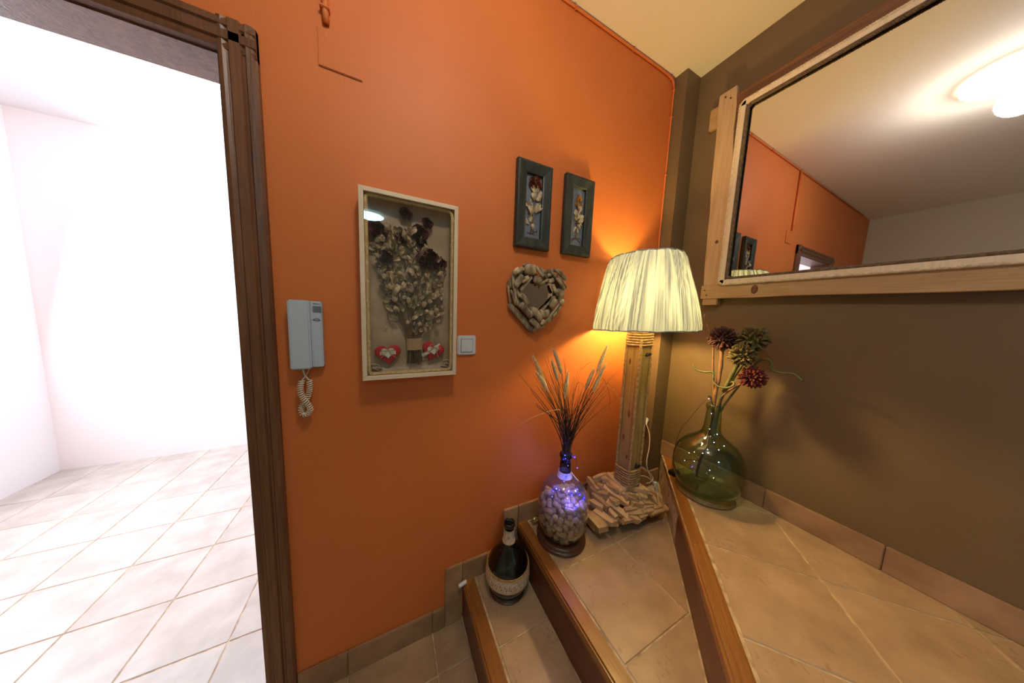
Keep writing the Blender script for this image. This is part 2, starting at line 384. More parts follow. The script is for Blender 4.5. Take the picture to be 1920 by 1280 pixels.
def clip(poly, nx, ny, d):
    """keep nx*x+ny*y >= d"""
    out = []
    for i in range(len(poly)):
        p, q = poly[i], poly[(i+1) % len(poly)]
        a, b = nx*p[0]+ny*p[1]-d, nx*q[0]+ny*q[1]-d
        if a >= 0: out.append(p)
        if (a >= 0) != (b >= 0): t = a/(a-b); out.append((p[0]+(q[0]-p[0])*t, p[1]+(q[1]-p[1])*t))
    return out

# ------------------------------------------------------------------ the shell
XR, CZ, XP, YP = 1.535, 2.709, 1.42, -.07
DX0, DX1, DZ = -1.18, -.375, 2.05
b = B().box((DX1, 0, -.05), (XR+.1, .12, CZ)).box((-2.3, 0, -.05), (DX0, .12, CZ)).box((DX0, 0, DZ), (DX1, .12, CZ))
struct('wall_back', b, ORANGE)
struct('wall_right', B().box((XR, -2.3, -.05), (XR+.1, 0, CZ)), BROWN)
struct('wall_landing', B().box((XR, -4.6, -.05), (XR+.1, -2.3, CZ)), WHITE)
struct('trim_1', B().box((XP, YP, .376), (XR, 0, CZ)), BROWN)      # the boxed-in corner pier
struct('ceiling', B().box((-2.3, -4.6, CZ), (XR+.1, .12, CZ+.08)), CEIL)
struct('wall_left', B().box((-2.4, -4.6, -.05), (-2.3, .12, CZ)), CREAM)
struct('wall_front', B().box((-2.4, -4.7, -.05), (XR+.1, -4.6, CZ)), CREAM)
# the bright hall behind the doorway
struct('wall_hall_far', B().box((-2.5, 2.3, -.05), (.5, 2.4, CZ)), WHITE)
struct('wall_hall_right', B().box((.4, .12, -.05), (.5, 2.3, CZ)), WHITE)
struct('wall_hall_left', B().box((-2.5, .12, -.05), (-2.4, .7, CZ)).box((-2.5, 2.0, -.05), (-2.4, 2.3, CZ)).box((-2.5, .7, -.05), (-2.4, 2.0, .9)).box((-2.5, .7, 2.2), (-2.4, 2.0, CZ)), WHITE)
struct('ceiling_hall', B().box((-2.5, .12, CZ), (.5, 2.4, CZ+.08)), WHITE)

fl = struct('floor', B().box((-2.4, -4.6, -.08), (XR, 2.4, -.0026)), GROUT)
G = .0022
def tile(name, poly, z, m, parent, lift=0):
    if len(poly) < 3: return
    a = 0
    for i in range(len(poly)): p, q = poly[i], poly[(i+1) % len(poly)]; a += p[0]*q[1]-p[1]*q[0]
    if abs(a)/2 < .0008: return
    if a < 0: poly = poly[::-1]
    obj(name, B().prism(poly, z-.009, z+lift, .0025, .0022), m, parent)
def rect(x0, x1, y0, y1): return [(x0+G, y0+G), (x1-G, y0+G), (x1-G, y1-G), (x0+G, y1-G)]
for i in range(-5, 2):
    for j in range(0, 4):
        x0 = .155+.31*(i-1); x1 = min(x0+.31, .288); y1 = -.153-.31*(j-1) if j else -.002; y0 = -.153-.31*j
        if x0 < .28: tile('tile', rect(x0, x1, y0, min(y1, -.002)), 0, TILE, fl, R.uniform(0, .0006))
for i in range(-8, 4):
    for j in range(0, 8):
        x0 = -.365+.31*(i-1) + .06; y0 = -.002+.31*j
        p = rect(x0, x0+.31, y0, y0+.31)
        if y0 < .11: p = clip(clip(p, 1, 0, DX0+.005), -1, 0, -(DX1-.005))
        tile('tile', p, 0, HALLTILE, fl, R.uniform(0, .0006))

# ------------------------------------------------------------------ the stairs (built into the house)
st = thing('staircase', '', '', (.6, -.5, 0), kind='structure')
P0 = Vector((1.427, -.169)); U = Vector((-.756, -.654)).normalized(); NN = Vector((.654, -.756)).normalized()
def nose3(t, d, z): p = P0 + U*t + NN*d; return (p.x, p.y, z)
YE = -.93
obj('tread_bed', B().box((.30, YE, -.005), (.595, -.001, .1855)), GROUT, st)
obj('tread_bed', B().prism([(.572, YE), (1.52, YE), (1.533, -.001), (.572, -.001)], -.005, .3735), GROUT, st)
land = [(1.534, -1.6), (1.534, -.075)]
pa, pb = P0+U*(-.13)+NN*.012, P0+U*1.13+NN*.012
obj('landing_bed', B().prism([(pb.x, pb.y), (pb.x, -1.6), (1.533, -1.6), (1.533, -.076)], .36, .5615), GROUT, st)
# wooden risers and nosings
obj('riser', B().cbox((.289, YE, 0), (.303, -.013, .165), .001), RISER, st)
obj('nosing', B().cbox((.285, YE, .150), (.345, -.002, .1895), .006), NOSE, st)
obj('riser', B().cbox((.562, YE, .188), (.576, -.013, .352), .001), RISER, st)
obj('nosing', B().cbox((.557, YE, .338), (.6145, -.002, .3775), .006), NOSE, st)
def bar3(t0, t1, d0, d1, z0, z1, c, name, m, rt_=None):
    # built along local y (so the grain runs along it) and then turned with the diagonal step
    bb = B().cbox((d0, t0, z0), (d1, t1, z1), c)
    o = obj(name, bb, m, st, origin=(0, 0, 0))
    ang = math.atan2(U.y, U.x) - PI/2
    o.rotation_euler = (0, 0, ang); o.location = Vector((P0.x, P0.y, 0)) - st.location
    return o
# local x after rotation = U rotated -90deg ; sign so that +x heads to the landing
ang = math.atan2(U.y, U.x) - PI/2
lx = Vector((math.cos(ang), math.sin(ang))); sg = 1 if lx.dot(NN) > 0 else -1
bar3(-.135, 1.10, sg*.004, sg*.018, .376, .54, .001, 'riser', RISER)
bar3(-.128, 1.10, 0, sg*.060, .524, .5655, .007, 'nosing', NOSE)
# tiles
for y1, y0 in ((-.013, -.285), (-.285, -.595), (-.595, -.905)):
    tile('tile', rect(.346, .561, y0, y1), .188, TILE, st, R.uniform(0, .0006))
for xi in range(4):
    for y1, y0 in ((-.013, -.283), (-.283, -.590), (-.590, -.90)):
        x0 = .616 if xi == 0 else .622+.311*xi; x1 = .622+.311*(xi+1)
        p = rect(x0, min(x1, 1.533), y0, y1)
        p = clip(p, -NN.x, -NN.y, -(NN.dot(P0)-.001))
        if xi >= 2 and y1 > -.05:      # keep clear of the corner pier
            p = clip(p, -1, 0, -(XP-.012)) if x0 < XP else clip(p, 0, -1, .083)
        tile('tile', p, .376, TILE, st, R.uniform(0, .0006))
# landing tiles, square to the diagonal step
t_off = (Vector((1.066, -.552))-P0).dot(U)
for a in range(-5, 5):
    for c in range(0, 6):
        t0 = t_off + .305*a; d0 = .0625+.31*c
        q = [P0+U*(t0+G)+NN*(d0+G), P0+U*(t0+.305-G)+NN*(d0+G), P0+U*(t0+.305-G)+NN*(d0+.31-G), P0+U*(t0+G)+NN*(d0+.31-G)]
        p = [(v.x, v.y) for v in q]
        p = clip(clip(clip(p, -1, 0, -1.522), 0, 1, -1.59), 1, 0, pb.x+.004)
        tile('tile', p, .564, TILE, st, R.uniform(0, .0006))

# ------------------------------------------------------------------ skirting tiles, stepping up with the stairs
sk = thing('baseboard_back', '', '', (0, 0, 0), kind='structure')
def skirt(x0, x1, z0, z1): obj('skirting_tile', B().cbox((x0+.0008, -.012, z0), (x1-.0008, 0, z1), .0025), SKIRT, sk)
skirt(-.305, -.155, 0, .10); skirt(-.155, .155, 0, .10); skirt(.155, .208, 0, .10)
skirt(.208, .285, 0, .282); skirt(.285, .479, .186, .282)
skirt(.479, .557, .186, .472); skirt(.557, .79, .374, .472); skirt(.79, 1.10, .374, .472); skirt(1.10, 1.418, .374, .472)
sk2 = thing('baseboard_right', '', '', (XR, -.5, .56), kind='structure')
for y1, y0 in ((-.072, -.25), (-.25, -.56), (-.56, -.87), (-.87, -1.18), (-1.18, -1.49)):
    obj('skirting_tile', B().cbox((XR-.012, y0+.0008, .562), (XR, y1-.0008, .655), .0025), SKIRT, sk2)
sk3 = thing('baseboard_pier', '', '', (XP, YP, .376), kind='structure')
obj('skirting_tile', B().cbox((XP-.011, YP-.011, .374), (XP, -.0125, .472), .002), SKIRT, sk3)
obj('skirting_tile', B().cbox((XP, YP-.012, .374), (1.516, YP, .472), .002), SKIRT, sk3)

# ------------------------------------------------------------------ door frame on the left
dr = thing('door_1', '', '', (DX1, 0, 0), kind='structure')
def casing_profile(u):  # u 0 at the outer edge .. 1 at the opening; returns height off the wall
    return .018
prof = [(0, 0), (0, .014), (.006, .019), (.020, .021), (.024, .016), (.028, .016), (.032, .022), (.052, .022), (.056, .016), (.060, .017), (.066, .020), (.074, .018), (.078, 0)]
def moulding(p0, p1, out, prof, up_):
    """extrude profile (a along out, h along up_) from p0 to p1"""
    bb = B(); p0, p1, out, up_ = map(Vector, (p0, p1, out, up_))
    n = len(prof)
    vs = [p0+out*a+up_*h for a, h in prof] + [p1+out*a+up_*h for a, h in prof]
    fs = [(i, i+1, n+i+1, n+i) for i in range(n-1)] + [tuple(range(n)), tuple(range(2*n-1, n-1, -1))]
    return bb.add(vs, fs)
obj('casing', moulding((-.307, -.001, 0), (-.307, -.001, 2.118), (-1, 0, 0), prof, (0, -1, 0)), CASING, dr)
obj('casing', moulding((DX0-.068, -.001, 0), (DX0-.068, -.001, 2.118), (1, 0, 0), prof, (0, -1, 0)), CASING, dr)
obj('head_casing', moulding((DX0-.068, -.001, 2.118), (-.307, -.001, 2.118), (0, 0, -1), prof, (0, -1, 0)), CASING, dr)
obj('jamb', B().cbox((DX1-.014, -.004, 0), (DX1-.001, .124, DZ), .001), CASING, dr)
obj('jamb', B().cbox((DX0+.001, -.004, 0), (DX0+.014, .124, DZ), .001), CASING, dr)
obj('head_jamb', B().cbox((DX0+.014, -.004, DZ-.014), (DX1-.014, .124, DZ-.001), .001), CASING, dr)
hw = thing('window_1', '', '', (-2.45, 1.35, .9), kind='structure')
obj('window_frame', B().box((-2.47, .7, .9), (-2.43, .76, 2.2)).box((-2.47, 1.94, .9), (-2.43, 2.0, 2.2)).box((-2.47, .76, .9), (-2.43, 1.94, .96)).box((-2.47, .76, 2.14), (-2.43, 1.94, 2.2)).box((-2.47, 1.32, .96), (-2.43, 1.38, 2.14)), PLASTIC, hw)
obj('pane', B().box((-2.452, .76, .96), (-2.448, 1.32, 2.14)), G_PANE, hw)
obj('pane', B().box((-2.452, 1.38, .96), (-2.448, 1.94, 2.14)), G_PANE, hw)

# ------------------------------------------------------------------ cable run, conduit and cover plate, all painted over in orange
cb = thing('wall_cable', 'orange painted cable clipped along the ceiling edge and down the corner', 'cable', (1.0, -.006, 2.69))
path = [(-2.0, -.006, 2.700), (.4, -.006, 2.700), (1.30, -.006, 2.699), (1.385, -.006, 2.694), (1.405, -.006, 2.68), (1.413, -.006, 2.65), (1.413, -.006, 1.4), (1.413, -.006, .80)]
obj('cable', B().tube(path, .0052, 7), ORANGE, cb, True)
for x, z, v in ((.40, 2.70, 0), (.728, 2.70, 0), (1.089, 2.70, 0), (1.38, 2.694, 0), (1.413, 2.643, 1), (1.413, 2.508, 1), (1.413, 2.209, 1), (1.413, 1.9, 1), (1.413, 1.6, 1), (1.413, 1.2, 1)):
    a, c = (.004, .009) if not v else (.0085, .004)
    bb = B().cbox((x-a, -.0135, z-c), (x+a*.5, 0, z+c*.6), .0015)
    bb.tube([(x-(a if v else 0), -.009, z-(0 if v else c)), (x-(a if v else 0), -.016, z-(0 if v else c))], .0028, 6)
    obj('clip', bb, ORANGE, cb)
cd = thing('conduit_stub', 'short orange painted vertical conduit above the square cover plate', 'conduit', (-.153, -.008, 2.22))
obj('pipe', B().tube([(-.153, -.009, 2.708), (-.153, -.009, 2.24), (-.153, -.006, 2.215)], .0085, 10), ORANGE, cd, True)
obj('clip', B().cbox((-.166, -.02, 2.245), (-.142, 0, 2.253), .002), ORANGE, cd)
pl = obj('junction_cover', B().cbox((-.175, -.0045, 2.10), (-.064, 0, 2.205), .0018), ORANGE)
pl['label'] = 'square junction box cover painted orange like the wall, high up near the door'; pl['category'] = 'cover plate'

# ------------------------------------------------------------------ mitred frame helper
def rails(rect_, prof, y0, m_v, m_h, parent, name='frame_rail'):
    """rect_ = x0,x1,z0,z1 outer; prof = [(inset, depth off the wall)...] open outline; one mesh for each of the four rails"""
    x0, x1, z0, z1 = rect_; n = len(prof)
    def ring(a): return [(x0+a, z0+a), (x1-a, z0+a), (x1-a, z1-a), (x0+a, z1-a)]
    for s in range(4):
        vs = []
        for e in (s, (s+1) % 4):
            for a, h in prof: c = ring(a)[e]; vs.append((c[0], y0-h, c[1]))
        fs = [(i, (i+1) % n, n+(i+1) % n, n+i) for i in range(n)] + [tuple(range(n)), tuple(range(2*n-1, n-1, -1))]
        obj(name, B().add(vs, fs), m_h if s % 2 == 0 else m_v, parent, bevel=.0008)

# ------------------------------------------------------------------ shadow box with the dried bouquet
bx0, bx1, bz0, bz1, BD = -.079, .229, 1.160, 1.771, .060
sb = thing('shadow_box', 'pale wooden shadow box frame with rope edging hanging between intercom and black frames', 'shadow box', (.075, 0, 1.16))
rails((bx0, bx1, bz0, bz1), [(0, 0), (0, BD), (.0135, BD), (.0135, 0)], -.001, PALE, PALE_H, sb)
rp = []
xa, xb, za, zb = bx0+.0185, bx1-.0185, bz0+.0185, bz1-.0185
for t in range(61):
    pass
yr = -.047
rp = [(xa+.01, yr, za), (xb-.012, yr, za), (xb-.003, yr, za+.004), (xb, yr, za+.015), (xb, yr, zb-.02), (xb-.004, yr, zb-.006), (xb-.014, yr, zb), (xa+.012, yr, zb), (xa+.002, yr, zb-.003), (xa, yr, zb-.012), (xa, yr, za+.012), (xa+.003, yr, za+.002), (xa+.012, yr, za-.001)]
obj('rope_trim', B().rope(rp, .0062, .013), ROPEB, sb, True)
# wrinkled satin lining
nx, nz = 40, 76; vs = []; q = random.Random(3)
waves = [(q.uniform(8, 50), q.uniform(8, 40), q.uniform(0, 6), q.uniform(.4, 1)) for _ in range(9)]
X0, X1, Z0, Z1 = bx0+.014, bx1-.014, bz0+.014, bz1-.014
for j in range(nz+1):
    for i in range(nx+1):
        x = X0+(X1-X0)*i/nx; z = Z0+(Z1-Z0)*j/nz
        h = sum(A*math.sin(x*fx+z*fz+p) for fx, fz, p, A in waves)/9
        e = min(i, nx-i, j, nz-j)
        pin = math.hypot(x+.008, z-1.334); h2 = .011*h + (.022 if e == 0 else .010 if e == 1 else .003 if e == 2 else 0) + .002*math.sin(math.atan2(z-1.334, x+.008)*7)*math.exp(-(pin/.03)**2)
        vs.append((x, -.010-max(-.006, h2), z))
fs = [(j*(nx+1)+i, j*(nx+1)+i+1, (j+1)*(nx+1)+i+1, (j+1)*(nx+1)+i) for j in range(nz) for i in range(nx)]
obj('satin_lining', B().add(vs, fs), CLOTH, sb, True)
obj('back_panel', B().box((X0, -.003, Z0), (X1, -.001, Z1)), BLACKW, sb)
obj('pin', B().tube([(-.008, -.010, 1.334), (-.008, -.019, 1.335)], .001, 5).ball((-.008, -.020, 1.335), .0028, 8, 6), PLASTIC, sb, True)
# gathered folds of cloth in the lower corners
q = random.Random(5); bb = B()
for k in range(10):
    x = -.055+k*.003+q.uniform(-.004, .004) if k < 6 else .205-q.uniform(0, .02); z = 1.186+q.uniform(0, .022)
    bb.tube(smooth_path([(x-.012, -.018, z), (x, -.027, z+q.uniform(0, .008)), (x+.016, -.019, z-q.uniform(0, .01))], 4), [.002]+[.0035]*7+[.002], 6)
obj('gathered_fold', bb, CLOTH, sb, True, kind='stuff')
obj('glass_pane', B().box((bx0+.0137, -.0535, bz0+.0137), (bx1-.0137, -.052, bz1-.0137)), G_PANE, sb)

bq = thing('dried_bouquet', 'dried rose bouquet tied with twine, mounted inside the pale shadow box', 'bouquet', (.083, -.02, 1.20))
def leaf_mesh(seed, L=.03, W=.02):
    q = random.Random(seed); bb = B(); nu, nv = 8, 7; vs = []
    cu, cv, tw = q.uniform(-2.2, 2.2), q.uniform(-1.2, 1.5), q.uniform(-1, 1)
    for i in range(nu):
        t = i/(nu-1); wd = W*max(.10, math.sin(PI*min(1, (t*.92+.06)))**.8)
        for j in range(nv):
            s_ = j/(nv-1)*2-1; crk = q.uniform(-.0030, .0030)
            a = s_*cv*.7
            x = math.sin(a+1e-6)/(abs(cv*.7)+1e-6)*wd*.5 if abs(cv) > .2 else s_*wd*.5
            y = -abs(s_)**2*wd*.35*cv + math.sin(t*PI)*L*.12*cu + crk
            z = L*t
            ca, sa = math.cos(tw*t), math.sin(tw*t)
            vs.append((x*ca-y*sa, x*sa+y*ca, z))
    fs = [(i*nv+j, i*nv+j+1, (i+1)*nv+j+1, (i+1)*nv+j) for i in range(nu-1) for j in range(nv-1)]
    bb.add(vs, fs)
    me = bpy.data.meshes.new('leaf'); me.from_pydata(bb.v, [], bb.f); me.shade_smooth(); return me
LEAVES = [leaf_mesh(s) for s in range(8)]
for m_ in LEAVES: m_.materials.append(LEAF)
def link_leaf(parent, me, loc, rot, scale, name='leaf'):
    o = bpy.data.objects.new(name, me); col.objects.link(o); o.parent = parent
    o.location = Vector(loc)-world_of(parent); o.rotation_euler = rot; o.scale = (scale, scale, scale); return o
q = random.Random(11)
tie = Vector((.083, -.024, 1.295))
cnt = 0
outline = [(1.32, .055, .115), (1.345, .035, .15), (1.38, .012, .175), (1.42, -.005, .185), (1.46, -.022, .192), (1.50, -.040, .192), (1.54, -.046, .190), (1.58, -.05, .175), (1.62, -.048, .135), (1.655, -.044, .10), (1.68, -.03, .07)]
def span(z):
    for (za_, a0, a1), (zb_, b0, b1) in zip(outline, outline[1:]):
        if za_ <= z <= zb_: t = (z-za_)/(zb_-za_); return a0+(b0-a0)*t, a1+(b1-a1)*t
    return .06, .1
while cnt < 296:
    z = 1.32+.35*q.random()**.8; a0, a1 = span(z)
    x = a0+.008+(a1-a0-.016)*q.random()
    if any(math.hypot(x-rx, z-rz) < rr*.75 for rx, rz, rr in ((.058, 1.722, .020), (.128, 1.704, .019), (.102, 1.663, .028), (-.028, 1.655, .030), (-.005, 1.568, .022), (.140, 1.590, .025), (.179, 1.572, .017), (.122, 1.562, .022), (.155, 1.560, .017))): continue
    y = q.uniform(-.037, -.016)
    d = Vector((x-.083, 0, z-1.24)); ang_ = math.atan2(d.x, d.z)
    sc_ = q.uniform(.6, 1.3) if z > 1.36 else q.uniform(.5, .9)
    if x < -.025 or x > .175: sc_ *= .8
    link_leaf(bq, LEAVES[cnt % 8], (x-.009*math.sin(ang_), y, z-.012), (q.uniform(-.4, .4), ang_+q.uniform(-1.1, 1.1), q.uniform(-1, 1)), sc_); cnt += 1
# round seed pods among the leaves
for x, z, r in ((.009, 1.476, .0115), (.022, 1.43, .008), (.115, 1.42, .010), (.124, 1.395, .007), (.140, 1.39, .010), (.165, 1.36, .010), (.135, 1.43, .009), (.05, 1.44, .008), (.158, 1.40, .009), (-.01, 1.505, .010), (.06, 1.355, .007), (.10, 1.35, .007)):
    bb = B().ball((x, -.043, z), r, 9, 6, (1, .5, 1.05))
    for k in range(len(bb.v)):
        v = bb.v[k]; bb.v[k] = (v[0]+q.uniform(-.001, .001), v[1]+q.uniform(-.001, .001), v[2]+q.uniform(-.001, .001))
    obj('seed_pod', bb, LEAF, bq, True)
def rose(x, z, r, y, seed, m=ROSE, parent=bq, name='rose'):
    q = random.Random(seed); bb = B()
    for k in range(15):
        f = k/14; ra = r*(.18+.82*f); a0 = k*2.4; nu, nv = 5, 4; vs = []
        for i in range(nu):
            t = i/(nu-1)
            for j in range(nv):
                s_ = j/(nv-1)*2-1; a = a0 + s_*(.85+.25*(1-f))
                op = .45+.75*f
                rr = ra*(.55+.5*math.sin(t*1.5)*op) * (1+q.uniform(-.09, .09))
                hh = r*(.9-.62*f)*t*1.2 + (-.12*r*s_*s_) + q.uniform(-.06, .06)*r
                vs.append((x+rr*math.cos(a), y-hh-.0005, z+rr*math.sin(a)))
        bb.add(vs, [(i*nv+j, i*nv+j+1, (i+1)*nv+j+1, (i+1)*nv+j) for i in range(nu-1) for j in range(nv-1)])
    bb.ball((x, y, z), r*.72, 8, 6, (1, .45, 1))
    return obj(name, bb, m, parent, True)
for i, (x, z, r, y) in enumerate(((.058, 1.722, .020, -.020), (.128, 1.704, .019, -.022), (.102, 1.663, .028, -.026), (-.028, 1.655, .030, -.020), (.045, 1.640, .020, -.022), (-.005, 1.568, .022, -.030), (.140, 1.590, .025, -.030), (.179, 1.572, .017, -.027), (.122, 1.562, .022, -.030), (.155, 1.560, .017, -.032), (.105, 1.578, .017, -.028), (.108, 1.635, .018, -.022))):
    rose(x, z, r, y, i)
for i in range(22):       # upper stalks from the tie to the crown
    a = (i-10.5)/10.5; x1 = .083+a*.10+q.uniform(-.01, .01); z1 = 1.50-.10*abs(a)+q.uniform(-.03, .08)
    obj('stem', B().tube(smooth_path([(.083+a*.020, -.024+q.uniform(-.006, .004), 1.27), (.083+a*.03, -.026, 1.32), (x1, -.026+q.uniform(-.008, .006), z1)], 5), .0014, 5), STEM, bq, True)
for i in range(16):
    a = (i-7.5)/7.5
    obj('stem', B().tube([(.083+a*.019, -.024+.008*math.sin(i*2.1), 1.275), (.084+a*.024+q.uniform(-.003, .003), -.024+.008*math.sin(i*2.1), 1.200+q.uniform(0, .008))], .0022, 6), STEM, bq, True)
obj('twine_wrap', B().tube([(.083+.0245*math.cos(a*PI/10), -.025+.0165*math.sin(a*PI/10), 1.254+.0415*a/200) for a in range(201)], .0023, 5), TWINE, bq, True)

def heart_pts(n=28):
    out = []
    for k in range(n):
        t = 2*PI*k/n; x = 16*math.sin(t)**3; y = 13*math.cos(t)-5*math.cos(2*t)-2*math.cos(3*t)-math.cos(4*t)
        out.append((x/32, y/32))
    return out
def puff_heart(c, w, h, t, rot, y):
    bb = B(); P = heart_pts(); n = len(P); vs = []; ca, sa = math.cos(rot), math.sin(rot)
    rings = [(.92, 0), (1, t*.35), (.96, t*.7), (.80, t*.95), (.4, t*1.05)]
    for k, dy in rings:
        for x, z in P:
            X, Z = x*w*k, (z+.05)*h*k; vs.append((c[0]+X*ca-Z*sa, y-dy, c[1]+X*sa+Z*ca))
    fs = [(i*n+j, i*n+(j+1) % n, (i+1)*n+(j+1) % n, (i+1)*n+j) for i in range(len(rings)-1) for j in range(n)]
    fs += [tuple(range(n))[::-1], tuple(range((len(rings)-1)*n, len(rings)*n))]
    return bb.add(vs, fs)
for c, rot, side in (((-.003, 1.238), .05, 'left of the twine bound stems'), ((.147, 1.245), -.35, 'right of the twine bound stems')):
    th = thing('heart_ornament', 'red felt heart with white heart in the shadow box, %s' % side, 'ornament', (c[0], -.02, c[1]-.04), 'red felt hearts in the shadow box')
    ca, sa = math.cos(rot), math.sin(rot)
    def L2(x, z, y): return (c[0]+x*ca-z*sa, y, c[1]+x*sa+z*ca)
    obj('felt_heart', puff_heart(c, .084, .080, .012, rot, -.018), RED, th, True)
    vs = []
    lr = rot if rot > 0 else .55
    lc_, ls_ = math.cos(lr), math.sin(lr)
    lb = B(); nseg = 16; vs = []
    for k in range(nseg+1):
        x = -.038+.076*k/nseg; yy = -.0325+.009*abs(x/.038)**3
        for z in (-.0055-.0012*(k % 2), .0055+.0012*(k % 2)): vs.append((c[0]+x*lc_-(z+.008)*ls_, yy, c[1]+x*ls_+(z+.008)*lc_))
    lb.add(vs, [(2*k, 2*k+2, 2*k+3, 2*k+1) for k in range(nseg)])
    obj('lace_ribbon', lb, LACE, th)
    obj('white_heart', puff_heart(L2(0, .007, 0)[0::2], .043, .040, .005, rot+(.0 if rot > 0 else .5), -.033), LACE, th, True)
    bb = B(); z0_ = .020
    for sgn in (-1, 1):
        bb.tube(smooth_path([L2(0, z0_, -.040), L2(sgn*.009, z0_+.006, -.042), L2(sgn*.019, z0_+.004, -.041), L2(sgn*.014, z0_-.004, -.041), L2(0, z0_, -.040)], 5), .0011, 5)
        bb.tube(smooth_path([L2(0, z0_, -.040), L2(sgn*.012, z0_-.016, -.040), L2(sgn*.028, z0_-.032, -.034)], 5), .0011, 5)
    obj('twine_bow', bb, TWINE, th, True)

# ------------------------------------------------------------------ the two black frames with pressed sprigs
def black_frame(x0, x1, z0, z1, label):
    t = thing('picture_frame', label, 'picture frame', ((x0+x1)/2, 0, z0), 'black frames with dried sprigs')
    rails((x0, x1, z0, z1), [(0, 0), (0, .019), (.003, .0245), (.010, .0255), (.040, .0190), (.0455, .0165), (.0465, .002), (.02, 0)], -.001, BLACKW, BLACKW, t)
    obj('backing_board', B().box((x0+.042, -.0065, z0+.042), (x1-.042, -.004, z1-.042)), BLUEGREY, t)
    return t
black_frame(.478, .648, 1.683, 2.032, 'black wooden frame with reddish dried sprig on blue board, left of the pair')
black_frame(.722, .888, 1.687, 2.037, 'black wooden frame with yellowish dried sprig, nearer the lampshade of the pair')
PLEAVES = []
for s in range(4):
    m_ = leaf_mesh(40+s); m_.materials.append(LEAFP); PLEAVES.append(m_)
def sprig(cx, z0, label, blooms, leaves, m, stems, twigs):
    t = thing('dried_sprig', label, 'dried flowers', (cx, -.008, z0), 'dried sprigs in the black frames')
    for i, (x, z, r) in enumerate(blooms): rose(x, z, r, -.008, 60+i, m, t, 'bloom')
    for i, (x, z, a, s) in enumerate(leaves): link_leaf(t, PLEAVES[i % 4], (x, -.010-.002*(i % 3), z), (0, a, .4*math.sin(i*2)), s)
    for p in stems: obj('stem', B().tube(smooth_path([(x, -.009, z) for x, z in p], 5), .0017, 5), STEM, t, True)
    for p in twigs: obj('twig', B().tube(smooth_path([(x, -.009, z) for x, z in p], 4), .0011, 5), STEM, t, True)
    return t
sprig(.565, 1.74, 'dried sprig with reddish blooms and pale leaves in the left black frame',
      [(.555, 1.960, .015), (.578, 1.968, .017), (.548, 1.943, .012), (.590, 1.950, .012), (.570, 1.944, .013)],
      [(.562, 1.915, -.2, 1.1), (.574, 1.915, .3, 1.25), (.580, 1.885, .35, 1.5), (.566, 1.885, -.1, 1.2), (.585, 1.845, .5, 1.4), (.575, 1.835, .15, 1.4), (.560, 1.855, -.35, 1.3), (.552, 1.82, -.4, 1.3), (.545, 1.85, -.7, 1.0), (.555, 1.795, -.3, 1.1), (.545, 1.785, -.9, .9), (.56, 1.765, .2, .8)],
      PETALB, [[(.570, 1.945), (.568, 1.88), (.560, 1.80), (.556, 1.745)], [(.585, 1.85), (.566, 1.80), (.557, 1.75)]],
      [[(.556, 1.748), (.54, 1.752)], [(.556, 1.748), (.575, 1.757), (.59, 1.765)], [(.556, 1.75), (.578, 1.748)], [(.586, 1.775), (.590, 1.76), (.588, 1.745)]])
sprig(.806, 1.745, 'dried sprig with small yellow blooms and cream leaves in the right black frame',
      [(.806, 1.950, .011), (.816, 1.945, .010), (.797, 1.938, .008), (.796, 1.920, .012), (.822, 1.918, .010)],
      [(.812, 1.885, .2, 1.2), (.800, 1.860, -.4, 1.2), (.808, 1.855, 0, 1.2), (.818, 1.850, .6, 1.1), (.800, 1.845, -.9, 1.0), (.812, 1.840, .9, 1.0), (.798, 1.838, -1.5, .8), (.815, 1.832, 1.6, .8), (.806, 1.828, 2.6, .8), (.802, 1.82, -2.7, .9), (.812, 1.82, 2.9, .9)],
      PETALY, [[(.806, 1.945), (.808, 1.87), (.804, 1.80), (.800, 1.765)], [(.796, 1.915), (.806, 1.87), (.802, 1.77)], [(.820, 1.915), (.810, 1.87), (.805, 1.77)]],
      [[(.802, 1.768), (.785, 1.765), (.776, 1.755)], [(.802, 1.768), (.822, 1.77), (.836, 1.762)], [(.802, 1.768), (.82, 1.76), (.834, 1.752)], [(.802, 1.768), (.79, 1.758), (.782, 1.748)]])

